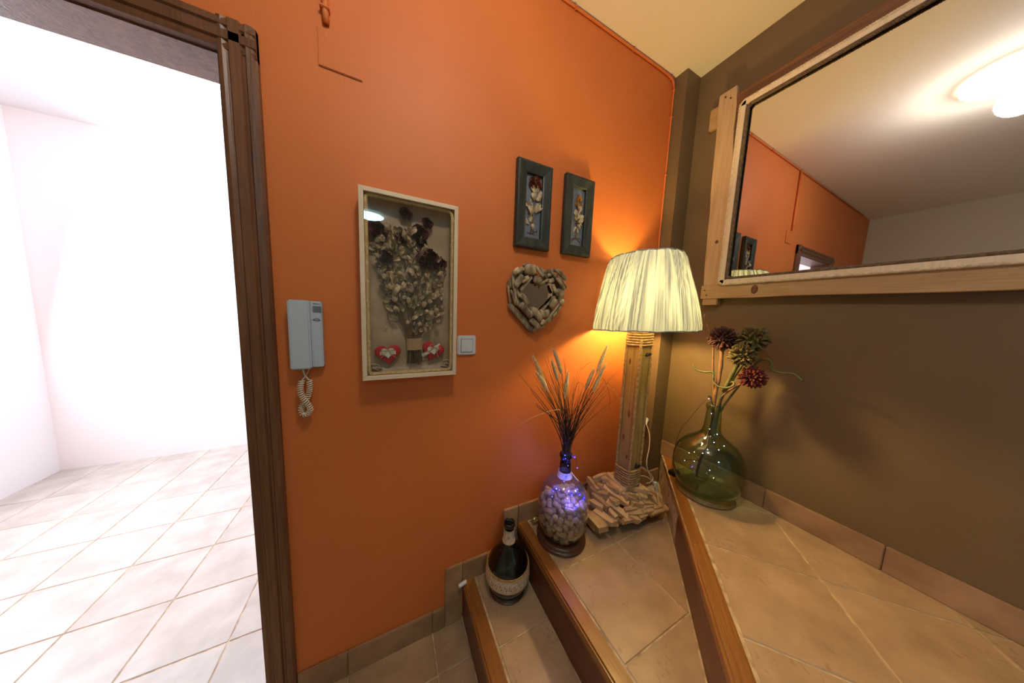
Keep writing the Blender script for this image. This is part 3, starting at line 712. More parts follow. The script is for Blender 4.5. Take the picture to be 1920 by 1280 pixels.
# ------------------------------------------------------------------ driftwood heart mirror
HEART = [(0.465,1.564,0.489,1.446,.013),(0.453,1.516,0.469,1.44,.01),(0.495,1.592,0.467,1.569,.014),(0.512,1.591,0.465,1.564,.014),(0.521,1.585,0.572,1.59,.042),(0.511,1.559,0.478,1.513,.025),(0.54,1.559,0.5,1.535,.02),(0.558,1.561,0.508,1.5,.017),(0.484,1.509,0.506,1.47,.016),(0.506,1.485,0.546,1.441,.025),(0.505,1.442,0.564,1.392,.031),(0.556,1.426,0.615,1.38,.031),(0.559,1.379,0.608,1.339,.025),(0.465,1.437,0.584,1.325,.025),(0.586,1.328,0.646,1.351,.02),(0.568,1.605,0.607,1.566,.014),(0.586,1.602,0.633,1.563,.016),(0.568,1.554,0.608,1.553,.037),(0.597,1.531,0.64,1.558,.011),(0.612,1.587,0.65,1.596,.017),(0.632,1.576,0.651,1.581,.025),(0.643,1.551,0.672,1.559,.024),(0.65,1.596,0.742,1.529,.017),(0.653,1.599,0.716,1.601,.017),(0.686,1.598,0.733,1.564,.017),(0.682,1.565,0.732,1.523,.016),(0.743,1.565,0.744,1.488,.01),(0.693,1.504,0.737,1.501,.034),(0.71,1.455,0.729,1.47,.023),(0.692,1.471,0.661,1.436,.031),(0.707,1.452,0.645,1.373,.014),(0.728,1.448,0.652,1.367,.013),(0.61,1.407,0.656,1.409,.034),(0.625,1.38,0.62,1.356,.02),(0.607,1.409,0.684,1.487,.008),(0.686,1.503,0.667,1.537,.017),(0.509,1.603,0.543,1.613,.013),(0.462,1.497,0.488,1.438,.011),(0.632,1.364,0.677,1.393,.014),(0.589,1.336,0.614,1.347,.017)]
hm = thing('heart_mirror', 'heart shaped wall mirror framed in grey driftwood pieces below the black frames', 'mirror', (.606, 0, 1.33))
bb = B(); P = heart_pts(40); vs = []
for y in (-.004, -.016):
    for x, z in P: vs.append((.604+x*.278, y, 1.490+z*.272))
bb.add(vs, [(j, (j+1) % 40, 40+(j+1) % 40, 40+j) for j in range(40)] + [tuple(range(40)), tuple(range(79, 39, -1))])
obj('backing', bb, DARKP, hm)
bb = B(); vs = []
for y in (-.016, -.0185):
    for x, z in P: vs.append((.606+x*.20, y, 1.480+z*.20))
bb.add(vs, [(j, (j+1) % 40, 40+(j+1) % 40, 40+j) for j in range(40)] + [tuple(range(40)), tuple(range(79, 39, -1))])
obj('mirror_glass', bb, MIRROR, hm)
for i, (x0, z0, x1, z1, w_) in enumerate(HEART):
    q = random.Random(100+i); y = -.030 - q.uniform(0, .014); t_ = min(.026, max(.012, w_*.8))
    if i in (13, 14, 1, 26): y = -.018
    if i == 4: y = -.040
    obj('driftwood_piece', B().chunk((x0, y+q.uniform(-.004, .004), z0), (x1, y+q.uniform(-.004, .004), z1), w_*1.02, t_, 100+i, 8, .62, (0, -1, 0)), DRIFT, hm, True)
q = random.Random(77)
HH = heart_pts(26)
for i, (x, z) in enumerate(HH):     # hidden under layer that closes the ring against the wall
    x2, z2 = HH[(i+1) % 26]; k = .262 if i % 2 else .235
    obj('driftwood_piece', B().chunk((.604+x*k*1.05, -.014, 1.490+z*k*1.05), (.604+x2*k*1.05, -.014, 1.490+z2*k*1.05), .032, .018, 300+i, 7, .6, (0, -1, 0)), DRIFT, hm, True)

# ------------------------------------------------------------------ light switch
sw = thing('light_switch', 'white square rocker light switch on orange wall beside the shadow box', 'light switch', (.284, 0, 1.225))
obj('plate', B().cbox((.246, -.009, 1.225), (.3225, 0, 1.3045), .004), PLASTIC, sw)
obj('rocker_gap_shade', B().box((.2592, -.0094, 1.2367), (.3093, -.0086, 1.2903)), SLOT, sw)  # dark sheet in place of the shade in the gap round the rocker
obj('rocker', B().cbox((.2605, -.0125, 1.238), (.308, -.008, 1.289), .0015), PLASTIC, sw)
obj('mark', B().box((.281, -.0128, 1.246), (.2825, -.0124, 1.2475)).box((.287, -.0128, 1.246), (.2885, -.0124, 1.2475)), SLOT, sw)

# ------------------------------------------------------------------ intercom
ic = thing('intercom', 'white wall intercom handset with coiled cord beside the door frame', 'intercom', (-.228, 0, 1.205))
obj('body', B().cbox((-.268, -.024, 1.206), (-.1885, 0, 1.4135), .003), PLASTIC2, ic)
hv = B().cbox((-.2685, -.040, 1.2035), (-.2165, -.024, 1.4150), .004)
obj('handset', hv, PLASTIC2, ic)
for k in range(8):
    z = 1.3975-k*.0029
    obj('speaker_slot', B().box((-.2105, -.0246, z-.0008), (-.1895, -.0235, z+.0006)), SLOT, ic)
obj('button', B().lathe([(.0068, 0), (.0068, .0015), (.0050, .0026)], (0, 0, 0), 20, sy=.55), PLASTIC, ic)
_o = ic.children[-1]; _o.rotation_euler = (PI/2, 0, 0); _o.location = Vector((-.2015, -.0238, 1.356))-ic.location
obj('button_surround', B().tube([(-.2015+.0074*math.cos(a*PI/12), -.0242, 1.356+.0044*math.sin(a*PI/12)) for a in range(25)], .0007, 5), SLOT, ic)
tx = bpy.data.curves.new('brand_lettering', 'FONT'); tx.body = 'FERMAX'; tx.size = .0054; tx.extrude = .0002; tx.align_x = 'CENTER'; tx.shear = .15
to = bpy.data.objects.new('brand_lettering', tx); col.objects.link(to); to.parent = ic; to.rotation_euler = (PI/2, 0, 0); to.scale = (.95, 1, 1)
bpy.context.view_layer.update()
tme = bpy.data.meshes.new_from_object(to); tme.materials.clear(); tme.materials.append(SLOT); bpy.data.objects.remove(to)
to = bpy.data.objects.new('brand_lettering', tme); col.objects.link(to); to.parent = ic; to.rotation_euler = (PI/2, 0, 0); to.scale = (.95, 1, 1)
to.location = Vector((-.2005, -.0243, 1.4035))-ic.location
obj('indicator', B().ball((-.233, -.034, 1.4145), .0014, 8, 6), PLASTIC, ic, True)
cp = smooth_path([(-.229, -.018, 1.163), (-.2285, -.019, 1.136), (-.234, -.021, 1.112), (-.245, -.022, 1.092), (-.252, -.022, 1.071), (-.247, -.022, 1.056), (-.236, -.025, 1.057), (-.227, -.030, 1.072), (-.232, -.034, 1.092), (-.244, -.034, 1.115), (-.2495, -.030, 1.142), (-.246, -.024, 1.166)], 40)
bb = B(); pts = []; acc = 0; u = Vector((0, 1, 0))
for i in range(len(cp)):
    T = (cp[min(i+1, len(cp)-1)]-cp[max(i-1, 0)]).normalized()
    if i: acc += (cp[i]-cp[i-1]).length
    u = (u-T*u.dot(T)).normalized(); v = T.cross(u)
    seg = (cp[min(i+1, len(cp)-1)]-cp[i]); ns = 4
    for k in range(ns):
        a = 2*PI*(acc+seg.length*k/ns)/.0066
        pts.append(cp[i]+seg*k/ns + u*math.cos(a)*.0066 + v*math.sin(a)*.0066)
bb.tube(pts, .0018, 5)
obj('coiled_cord', bb, CABLE, ic, True)
obj('cord_end', B().tube(smooth_path([(-.243, -.022, 1.208), (-.241, -.02, 1.190), (-.236, -.018, 1.176), (-.229, -.018, 1.164)], 6), .0026, 6).tube(smooth_path([(-.230, -.012, 1.208), (-.232, -.014, 1.19), (-.240, -.02, 1.175), (-.246, -.024, 1.166)], 6), .0015, 6), CABLE, ic, True)

# ------------------------------------------------------------------ wall mirror in a plank frame
ym0, ym1 = -.205, -1.0     # left and right ends of the frame along the wall
wm = thing('wall_mirror', 'large wall mirror in raw pine plank frame with rope edging on brown wall', 'mirror', (1.5, -.6, 1.5))
XF = 1.492
def wavy(y0a, y0b, y1a, y1b, z0, z1, x0, x1, name, m, seed, n=10, vert=True):
    """a rough sawn plank with slightly uneven edges"""
    q = random.Random(seed); vs = []
    for i in range(n+1):
        t = i/n; k = q.uniform(-.0025, .0025); k2 = q.uniform(-.0025, .0025)
        a = y0a+(y0b-y0a)*t + k; c = y1a+(y1b-y1a)*t + k2; z = z0+(z1-z0)*t
        vs += ([(x0, a, z), (x0, c, z), (x1, c, z), (x1, a, z)] if vert else [(x0, z, a), (x0, z, c), (x1, z, c), (x1, z, a)])
    fs = [(0, 1, 2, 3), tuple(range(n*4, n*4+4))]
    for i in range(n):
        for k in range(4): j = (k+1) % 4; fs.append((i*4+k, i*4+j, (i+1)*4+j, (i+1)*4+k))
    return obj(name, B().add(vs, fs), m, wm, bevel=.003)
wavy(-.222, -.194, -.316, -.268, 1.585, 2.515, XF, XF+.022, 'side_plank', PINE, 1)
wavy(-1.17, -1.175, -1.27, -1.265, 1.585, 2.515, XF, XF+.022, 'side_plank', PINE, 2)
wavy(2.395, 2.40, 2.475, 2.485, -.262, -1.18, XF+.001, XF+.021, 'top_plank', DARKP, 3, vert=False)
wavy(1.518, 1.512, 1.588, 1.590, -.216, -1.275, XF-.002, XF+.022, 'bottom_plank', PINE_H, 4, vert=False)
obj('batten', B().cbox((XF+.021, -.150, 2.385), (XR, -1.33, 2.485), .003), PINE_H, wm)
obj('batten', B().cbox((XF+.004, -.225, 1.485), (XR, -.292, 1.60), .003), PINE_H, wm)
obj('batten', B().cbox((XF+.004, -1.17, 1.485), (XR, -1.24, 1.60), .003), PINE_H, wm)
# slim inner moulding and mirror pane, ropes either side of it
gi0, gi1, gz0, gz1 = -.320, -1.150, 1.603, 2.395
def mould(name, ya, yb, za, zb, wd, x0, x1, m):
    for (a, c, d, e) in ((ya, ya-wd, za, zb), (yb+wd, yb, za, zb), (ya, yb, za, za+wd), (ya, yb, zb-wd, zb)):
        obj(name, B().cbox((x0, a, d), (x1, c, e), .001), m, wm)
mould('inner_moulding', -.300, -1.170, 1.588, 2.412, .018, XF-.012, XF+.02, PALE)
XM = XF+.006
obj('mirror_pane', B().box((XM, gi0+.004, gz0), (XM+.004, gi1-.004, gz1)), MIRROR, wm)
def loop(ya, yb, za, zb, x, c=.012):
    return [(x, ya-c, za), (x, yb+c, za), (x, yb, za+c), (x, yb, zb-c), (x, yb+c, zb), (x, ya-c, zb), (x, ya, zb-c), (x, ya, za+c), (x, ya-c, za)]
obj('outer_rope', B().rope(loop(-.297, -1.173, 1.585, 2.416, XF-.007), .0075, .020), ROPEW, wm, True)
obj('inner_rope', B().rope(loop(-.326, -1.144, 1.611, 2.388, XF-.004), .0075, .018), ROPED, wm, True)
for y, z in ((-.245, 1.535), (-.235, 1.560), (-.225, 2.49), (-.248, 2.47), (-1.22, 1.55), (-1.22, 2.48)):
    obj('screw', B().tube([(XF-.0035, y, z), (XF+.002, y, z)], .0032, 8), BLACK, wm)
obj('knot', B().ball((XF-.002, -.436, 1.552), .016, 12, 8, (.35, .75, 1.25)), DARKP, wm, True)
obj('knot', B().ball((XF+.0005, -.262, 1.80), .008, 10, 6, (.25, 1, 1.2)), DARKP, wm, True)
bb = B()
for k in range(3): bb.tube(smooth_path([(XF-.01, -.470, 1.590), (XF-.016, -.476-.004*k, 1.583), (XF-.012, -.484, 1.589-.003*k)], 5), .004, 6)
obj('rope_knot', bb, ROPEW, wm, True)

# ------------------------------------------------------------------ the lamp
LX, LY = 1.10, -.175
lp = thing('floor_lamp', 'driftwood lamp with pleated cream shade and rope trimmed post on the stair', 'lamp', (LX, LY, .376))
PILE = [(1.051,-0.089,0.555,1.049,-0.21,0.538,0.018),(1.018,-0.089,0.535,1.033,-0.125,0.544,0.023),(1.01,-0.127,0.53,1.023,-0.195,0.538,0.027),(1.018,-0.184,0.535,1.074,-0.221,0.525,0.023),(0.98,-0.098,0.512,0.992,-0.129,0.519,0.02),(0.994,-0.126,0.521,1.041,-0.243,0.494,0.032),(1.057,-0.194,0.559,1.184,-0.223,0.521,0.044),(1.049,-0.219,0.527,1.111,-0.233,0.508,0.017),(0.956,-0.128,0.498,0.978,-0.175,0.511,0.03),(0.939,-0.115,0.487,0.938,-0.215,0.487,0.029),(0.907,-0.133,0.468,0.919,-0.2,0.475,0.03),(0.973,-0.188,0.508,0.978,-0.23,0.511,0.023),(0.955,-0.183,0.497,1.006,-0.269,0.461,0.034),(0.934,-0.219,0.485,0.939,-0.261,0.472,0.02),(0.894,-0.174,0.46,0.918,-0.271,0.459,0.037),(0.872,-0.164,0.447,0.866,-0.259,0.443,0.057),(1.036,-0.223,0.521,1.095,-0.244,0.494,0.027),(1.056,-0.242,0.496,1.121,-0.257,0.476,0.027),(1.002,-0.251,0.484,1.074,-0.258,0.475,0.02),(1.012,-0.259,0.473,1.097,-0.27,0.46,0.027),(1.011,-0.268,0.462,1.063,-0.284,0.44,0.023),(1.121,-0.232,0.508,1.166,-0.246,0.491,0.027),(1.165,-0.231,0.511,1.202,-0.245,0.493,0.02),(1.128,-0.25,0.485,1.181,-0.262,0.47,0.027),(1.202,-0.245,0.493,1.221,-0.265,0.466,0.03),(1.116,-0.265,0.466,1.175,-0.271,0.458,0.02),(1.179,-0.271,0.457,1.239,-0.274,0.454,0.027),(1.098,-0.273,0.456,1.164,-0.28,0.446,0.023),(1.072,-0.28,0.446,1.124,-0.282,0.444,0.02),(1.148,-0.281,0.445,1.276,-0.288,0.435,0.03),(0.947,-0.08,0.492,0.95,-0.121,0.494,0.02),(0.976,-0.032,0.51,0.96,-0.118,0.5,0.023),(0.993,-0.055,0.52,1.051,-0.089,0.555,0.017),(0.969,-0.272,0.457,1.047,-0.279,0.448,0.02),(1.182,-0.225,0.519,1.202,-0.233,0.509,0.013)]
obj('base_board', B().prism([(.850, -.215), (1.275, -.272), (1.305, -.04), (.875, -.018)], .402, .428, .004, .004), DRIFTT, lp)
for x, y in ((.89, -.19), (1.24, -.24), (1.27, -.06), (.90, -.05)):
    obj('foot', B().cbox((x-.02, y-.02, .376), (x+.02, y+.02, .403), .003), DRIFTT, lp)
obj('stacked_board', B().prism([(.900, -.190), (1.235, -.242), (1.265, -.05), (.915, -.03)], .427, .452, .004, .004), DRIFTT, lp)
obj('stacked_board', B().prism([(.955, -.190), (1.20, -.232), (1.225, -.06), (.965, -.04)], .451, .490, .004, .004), DRIFTT, lp)
obj('stacked_board', B().prism([(1.02, -.205), (1.17, -.215), (1.175, -.08), (1.03, -.07)], .489, .550, .004, .004), DRIFTT, lp)
for i, (x0, y0, z0, x1, y1, z1, w_) in enumerate(PILE):
    q = random.Random(500+i); n = Vector((.12*(x0+x1-2*LX)+q.uniform(-.1, .1), 1.6*((y0+y1)/2-LY)+q.uniform(-.08, .05) if (y0+y1)/2 < LY else 0, .5)).normalized()
    th_ = q.uniform(.022, .034)
    dd = Vector((x1-x0, y1-y0, z1-z0)); dd = dd*max(1, .035/dd.length)
    mid = Vector(((x0+x1)/2, (y0+y1)/2, (z0+z1)/2)) + n*q.uniform(-.002, .007)
    f = (B().plank if i not in (0, 3, 29, 7) else (lambda a, c, w, t, s, nn: B().chunk(a, c, w, t, s, 7, .7, nn)))
    obj('driftwood_piece', f(mid-dd/2, mid+dd/2, w_*1.1, th_, 500+i, tuple(n)) if i in (0, 3, 29, 7) else B().plank(mid-dd/2, mid+dd/2, w_*1.02, th_, 500+i, tuple(n)), DRIFTT, lp, bevel=.0012)
q = random.Random(9)
for i in range(10):      # under layer
    a = q.uniform(0, 1); x = .88+.38*a; y = -.235-.04*a+q.uniform(0, .06); z = .434+q.uniform(0, .012)+.3*max(0, y+.235+.04*a)
    an = q.uniform(-1.9, -.9)
    dd = Vector((math.cos(an), math.sin(an), -.35))*.03
    obj('driftwood_piece', B().plank(Vector((x, y, z))-dd, Vector((x, y, z))+dd, q.uniform(.02, .034), .016, 800+i), DRIFTT, lp, bevel=.002)
hw_ = .036
obj('post', B().cbox((LX-hw_, LY-hw_, .54), (LX+hw_, LY+hw_, 1.36), .004), POST, lp)
for z, r, a in ((1.19, .009, .5), (.93, .012, -.2), (.80, .010, .45), (.71, .007, -.5)):
    obj('knot', B().ball((LX-hw_, LY+a*.03, z), r, 10, 6, (.10, .7, 1.7)), DARKP, lp, True)
for dx, dy in ((-1, 1), (-1, -1), (1, -1), (1, 1)):
    x, y = LX+dx*(hw_+.003), LY+dy*(hw_+.003)
    obj('corner_rope', B().rope([(x, y, .55), (x, y, 1.30)], .0068, .018), ROPE, lp, True)
def wrap(z0, z1, r, rr, m, name='rope_wrap'):
    n = int((z1-z0)/(rr*1.85)); pts = []
    for k in range(n*28+1):
        a = 2*PI*k/28; sq = 1/max(abs(math.cos(a)), abs(math.sin(a))); k_ = r*min(sq, 1.18)
        pts.append((LX+k_*math.cos(a), LY+k_*math.sin(a), z0+(z1-z0)*k/(n*28)))
    obj(name, B().rope(pts, rr, .013, .004), m, lp, True)
wrap(.562, .650, hw_+.012, .0062, ROPE); wrap(1.268, 1.342, hw_+.011, .0058, ROPE)
for (x, y, z) in ((1.112, LY-hw_-.008, 1.232), (1.112, LY-hw_-.008, .668)):
    obj('black_fitting', B().tube([(x, y+.01, z), (x, y-.006, z)], .007, 10).ball((x+.003, y-.008, z+.003), .0065, 8, 6).cbox((x-.012, y-.003, z-.01), (x-.002, y+.008, z+.002), .002), BLACK, lp, True)
# pleated cotton shade, gathered on two wire rings, pressed lightly against the wall behind
SZ0, SZ1, SR0, SR1 = 1.347, 1.690, .229, .154
npl = 300; qs = random.Random(21)
ph1 = [qs.uniform(0, 6) for _ in range(8)]; am = [qs.uniform(.3, 1) for _ in range(npl)]
tilt = Matrix.Rotation(math.radians(-2.6), 3, Vector((.80, .60, 0)))
vs = []; nr = 14; n = npl*2
skew = [qs.uniform(-.05, .05) for _ in range(12)]
for j in range(nr+1):
    t = j/nr
    for k in range(n):
        a = 2*PI*k/n
        tw_ = sum(skew[i]*math.sin((i+1)*a+ph1[i % 8]) for i in range(12))*.5*math.sin(t*PI*.9)
        r = SR0+(SR1-SR0)*t + .006*math.sin(t*PI)
        pl_ = .0030*am[(k//2) % npl]*(1 if k % 2 else -1)*(1-.25*t) + .0028*math.sin(17*a+ph1[0]+3*t) + .0022*math.sin(41*a+ph1[1]-4*t)
        zz = SZ0+(SZ1-SZ0)*t
        if j == 0: r -= .004; zz -= .001
        if j == nr: r -= .006
        r += pl_
        p = tilt @ Vector((r*math.cos(a+tw_), r*math.sin(a+tw_), zz-(SZ0+SZ1)/2))
        x, y, z = p.x+LX, p.y+LY, p.z+(SZ0+SZ1)/2
        if y > -.006: y = -.006 - .002*math.sin(k*1.3)
        vs.append((x, y, z))
fs = [(i*n+k, i*n+(k+1) % n, (i+1)*n+(k+1) % n, (i+1)*n+k) for i in range(nr) for k in range(n)]
shd = obj('lamp_shade', B().add(vs, fs), SHADE, lp, True)
def ringpath(r, zz, k=72):
    out = []
    for i in range(k+1):
        a = 2*PI*i/k; p = tilt @ Vector((r*math.cos(a), r*math.sin(a), zz-(SZ0+SZ1)/2)); y = p.y+LY
        out.append((p.x+LX, min(y, -.007), p.z+(SZ0+SZ1)/2+.0012*math.sin(9*a)+.001*math.sin(23*a)))
    return out
obj('shade_hem', B().tube(ringpath(SR0-.001, SZ0+.001), .0026, 6), SHADE, shd, True)
obj('shade_hem', B().tube(ringpath(SR1-.003, SZ1-.001), .0026, 6), SHADE, shd, True)
bb = B().lathe([(.018, 0), (.018, .035), (.014, .04)], (LX, LY, 1.36), 16, True, True)
for a in (0, 2*PI/3, 4*PI/3): bb.tube([(LX, LY, 1.40), (LX+.15*math.cos(a+.5), min(-.02, LY+.15*math.sin(a+.5)), 1.675)], .0016, 5)
bb.lathe([(.013, .04), (.013, .045)], (LX, LY, 1.36), 12)
obj('bulb_holder', bb, PLASTIC, lp)
# the bulb itself shines through the lamp named table_bulb_light at its centre
obj('bulb', B().lathe([(.011, -.065), (.014, -.05), (.027, -.02), (.030, 0), (.026, .018), (.013, .029), (.001, .031)], (LX, LY, 1.465), 16), G_PANE, lp, True)
# power cord, in-line switch, plug
cord = B().tube(smooth_path([(1.405, -.035, .782), (1.372, -.07, .774), (1.362, -.10, .727), (1.340, -.12, .661), (1.300, -.14, .601), (1.311, -.15, .539), (1.342, -.16, .489), (1.350, -.17, .474)], 8), .0026, 6)
cord.tube(smooth_path([(1.354, -.18, .440), (1.345, -.2, .40), (1.335, -.22, .380), (1.30, -.27, .379), (1.24, -.30, .379)], 8), .0026, 6)
cord.tube(smooth_path([(1.145, -.10, .60), (1.243, -.12, .58), (1.298, -.13, .555), (1.325, -.15, .53), (1.343, -.16, .50), (1.272, -.19, .515), (1.215, -.205, .535)], 8), .0022, 6)
cord.tube(smooth_path([(1.15, -.15, .55), (1.201, -.15, .542), (1.249, -.17, .545), (1.287, -.19, .52), (1.301, -.2, .49), (1.248, -.22, .510), (1.20, -.225, .525)], 8), .0022, 6)
obj('power_cord', cord, CABLE, lp, True)
obj('cord_switch', B().chunk((1.349, -.168, .482), (1.355, -.182, .436), .020, .015, 1, 8, .75, (-.7, -.7, .2)), PLASTIC, lp, True)
obj('plug', B().tube([(1.419, -.035, .783), (1.405, -.035, .783), (1.388, -.05, .780), (1.376, -.062, .776)], [.017, .017, .012, .006], 12), PLASTIC, lp, True)

# ------------------------------------------------------------------ clear demijohn full of corks, with fairy lights and dried grass
def plinth(name, label, c, r, h, m=None):
    pr = [(r*.96, 0), (r, h*.15), (r, h*.42), (r*.955, h*.55), (r*.93, h*.62), (r*.93, h*.72), (r*.88, h*.95), (r*.86, h), (r*.001, h)]
    o = obj(name, B().lathe(pr, c, 56), m or PLINTH, None, True, bevel=0); o['label'] = label; o['category'] = 'stand'; o['group'] = 'round wooden bottle stands'; return o
C2 = (.712, -.150, .376)
plinth('bottle_stand', 'round dark wooden stand under the clear demijohn of corks', C2, .112, .026)
cz = .4025
body2 = [(.002, .003), (.062, .001), (.084, .010), (.100, .032), (.109, .065), (.1135, .105), (.113, .145), (.108, .180), (.097, .212), (.080, .238), (.060, .256), (.042, .267), (.031, .275), (.027, .284), (.0255, .300)]
d2 = thing('glass_demijohn', 'clear glass demijohn filled with corks and blue lights on the stair', 'bottle', (C2[0], C2[1], cz), 'glass bottles on the stairs')
obj('bottle_body', B().lathe(body2, (C2[0], C2[1], cz), 64, True), G_CLEAR, d2, True)
obj('bottle_neck', B().lathe([(.0255, .300), (.0245, .34), (.0235, .362), (.0275, .364), (.0285, .372), (.0275, .381), (.024, .383)], (C2[0], C2[1], cz), 36, False), G_NECK, d2, True)
nl = 60; vs = []
for j, (r, z) in enumerate(((.0325, .273), (.0300, .281), (.0285, .292), (.0285, .301))):
    for k in range(nl):
        a = 2*PI*k/nl; rr = r+(.0025*abs(math.sin(a*10)) if j == 0 else .001*math.sin(a*20)); vs.append((C2[0]+rr*math.cos(a), C2[1]+rr*math.sin(a), cz+z))
obj('lace_collar', B().add(vs, [(i*nl+k, i*nl+(k+1) % nl, (i+1)*nl+(k+1) % nl, (i+1)*nl+k) for i in range(3) for k in range(nl)]), LACE, d2, True)
obj('ribbon_tail', B().tube(smooth_path([(C2[0]+.026, C2[1]-.015, cz+.292), (C2[0]+.036, C2[1]-.02, cz+.277), (C2[0]+.058, C2[1]-.03, cz+.25)], 6), .0035, 6, flat=.3), LACE, d2, True)

def inner_r(z):
    for (r0, z0), (r1, z1) in zip(body2, body2[1:]):
        if z0 <= z <= z1: return (r0+(r1-r0)*(z-z0)/max(1e-6, z1-z0)) - .003
    return .08 if z < .01 else 0
def corks():
    rng = np.random.default_rng(4); P = []; H = .0185; RR = .0105
    placed = np.zeros((0, 3, 3)); out = []
    cen = np.zeros((0, 3))
    for it in range(3200):
        th_ = rng.uniform(0, 2*PI); el = rng.uniform(-.6, .6) if rng.random() < .75 else rng.uniform(.6, 1.5)
        d = np.array([math.cos(th_)*math.cos(el), math.sin(th_)*math.cos(el), math.sin(el)])
        rad = .10*math.sqrt(rng.random()) if it % 3 else .092
        a = rng.uniform(0, 2*PI); x, y = rad*math.cos(a), rad*math.sin(a); got = None
        dome = .175 + .012*math.sin(3*a) - .25*max(0, rad-.05)
        for z in np.arange(.014, dome, .004):
            c = np.array([x, y, z]); pts = np.stack([c-d*H*.62, c, c+d*H*.62])
            ends = np.stack([c-d*H, c+d*H])
            if any(math.hypot(*e[:2])+RR*.7 > inner_r(e[2]) or e[2] < .006 for e in ends): continue
            if len(placed):
                near = np.linalg.norm(cen-c, axis=1) < .05
                if near.any():
                    D = np.linalg.norm(placed[near][:, :, None, :]-pts[None, None], axis=-1)
                    if D.min() < RR*1.92: continue
            got = (c, d, pts); break
        if got:
            placed = np.concatenate([placed, got[2][None]]); cen = np.concatenate([cen, got[0][None]]); out.append(got[:2])
        if len(out) >= 185: break
    return out
bb = B().lathe([(.0088, -.0185), (.0102, -.0170), (.0108, 0), (.0106, .0170), (.0092, .0185)], (0, 0, 0), 12, True, True)
cme = bpy.data.meshes.new('wine_cork'); cme.from_pydata(bb.v, [], bb.f); cme.shade_smooth(); cme.materials.append(CORK)
proto = bpy.data.objects.new('wine_cork', cme)
proto['label'] = 'pale used wine cork in the heap inside the clear glass demijohn'; proto['category'] = 'cork'; proto['group'] = 'corks in the clear demijohn'
for i, (c, d) in enumerate(corks()):
    o = proto if i == 0 else proto.copy(); col.objects.link(o)
    o.location = (C2[0]+c[0], C2[1]+c[1], cz+c[2]); o.rotation_euler = Vector(d).to_track_quat('Z', 'Y').to_euler()

LED2 = [(.696,-.162,.785),(.694,-.158,.764),(.71,-.17,.738),(.690,-.188,.697),(.684,-.182,.679),(.627,-.182,.65),(.641,-.207,.668),(.626,-.180,.622),(.684,-.236,.655),(.724,-.24,.645),(.711,-.238,.672),(.758,-.228,.601),(.674,-.232,.612),(.664,-.228,.595),(.706,-.241,.591),(.683,-.236,.648),(.772,-.218,.6),(.633,-.194,.668),(.754,-.16,.762),(.774,-.16,.705)]
fl2 = thing('fairy_lights', 'blue fairy light string glowing in and around the clear demijohn neck', 'fairy lights', (C2[0], C2[1], .62))
order = [19, 18, 0, 1, 2, 3, 4, 10, 9, 8, 15, 6, 17, 5, 7, 13, 12, 14, 11, 16]
pth = [LED2[i] for i in order]
obj('wire', B().tube(smooth_path(pth, 6), .0006, 4), TWIG, fl2, True)
for i, p in enumerate(LED2):
    big = i in (1, 3, 5, 8, 9, 11, 14, 16, 18)
    obj('led', B().ball(p, .0048 if big else .003, 8, 6), BLUE_LED, fl2, True)
    obj('led_tip', B().ball((p[0]-.0025, p[1]-.0037, p[2]+.0015), .0009, 8, 6), BLUE_CORE, fl2, True)
for i in (1, 5, 8, 9, 11, 12, 14, 18):
    p = LED2[i]; v = Vector((C2[0]-p[0], C2[1]-p[1], 0)); v = v.normalized()*.016 if v.length > .03 else Vector((-.006, -.035, 0))*.4
    lamp('blue_led_light', 'POINT', (p[0]+v.x, p[1]+v.y, p[2]+.008), .10 if i != 18 else .02, (.10, .10, 1), .004)

gr = thing('dried_grass', 'tall dried grass bunch with fluffy tan seed heads in clear demijohn', 'dried grass', (C2[0], C2[1], .79))
def blade(p, w0, m=GRASS, flat=.25): 
    pp = smooth_path(p, 7); k = len(pp); return obj('blade', B().tube(pp, [w0*(.75+.6*math.sin(PI*min(.6, i/k)))*(1-.88*(i/k)) + .0003 for i in range(k)], 5, flat=flat), m, gr, True)
nk = Vector((C2[0], C2[1], .785)); q = random.Random(31)
for i in range(80):
    left = i % 2 == 0
    if left: tx_ = q.gauss(.59, .045); tz = q.uniform(1.05, 1.24)
    else: tx_ = q.gauss(.86, .055); tz = q.uniform(1.05, 1.22)
    if i % 7 == 0: tx_ = q.uniform(.66, .74); tz = q.uniform(1.0, 1.2)
    tx_ = min(max(tx_, .48), .99)
    ty = C2[1]+q.uniform(-.10, .07)
    off = Vector((q.uniform(-.015, .015), q.uniform(-.012, .012), 0))
    mid = nk+off*1.3+(Vector((tx_, ty, tz))-nk)*.45 + Vector(((-.25 if left else .22)*abs(tx_-nk.x)*-.5, 0, .03))
    blade([nk+off-Vector((0, 0, .05)), nk+off+Vector((0, 0, .03)), mid, (tx_, ty, tz)], q.uniform(.0040, .0068))
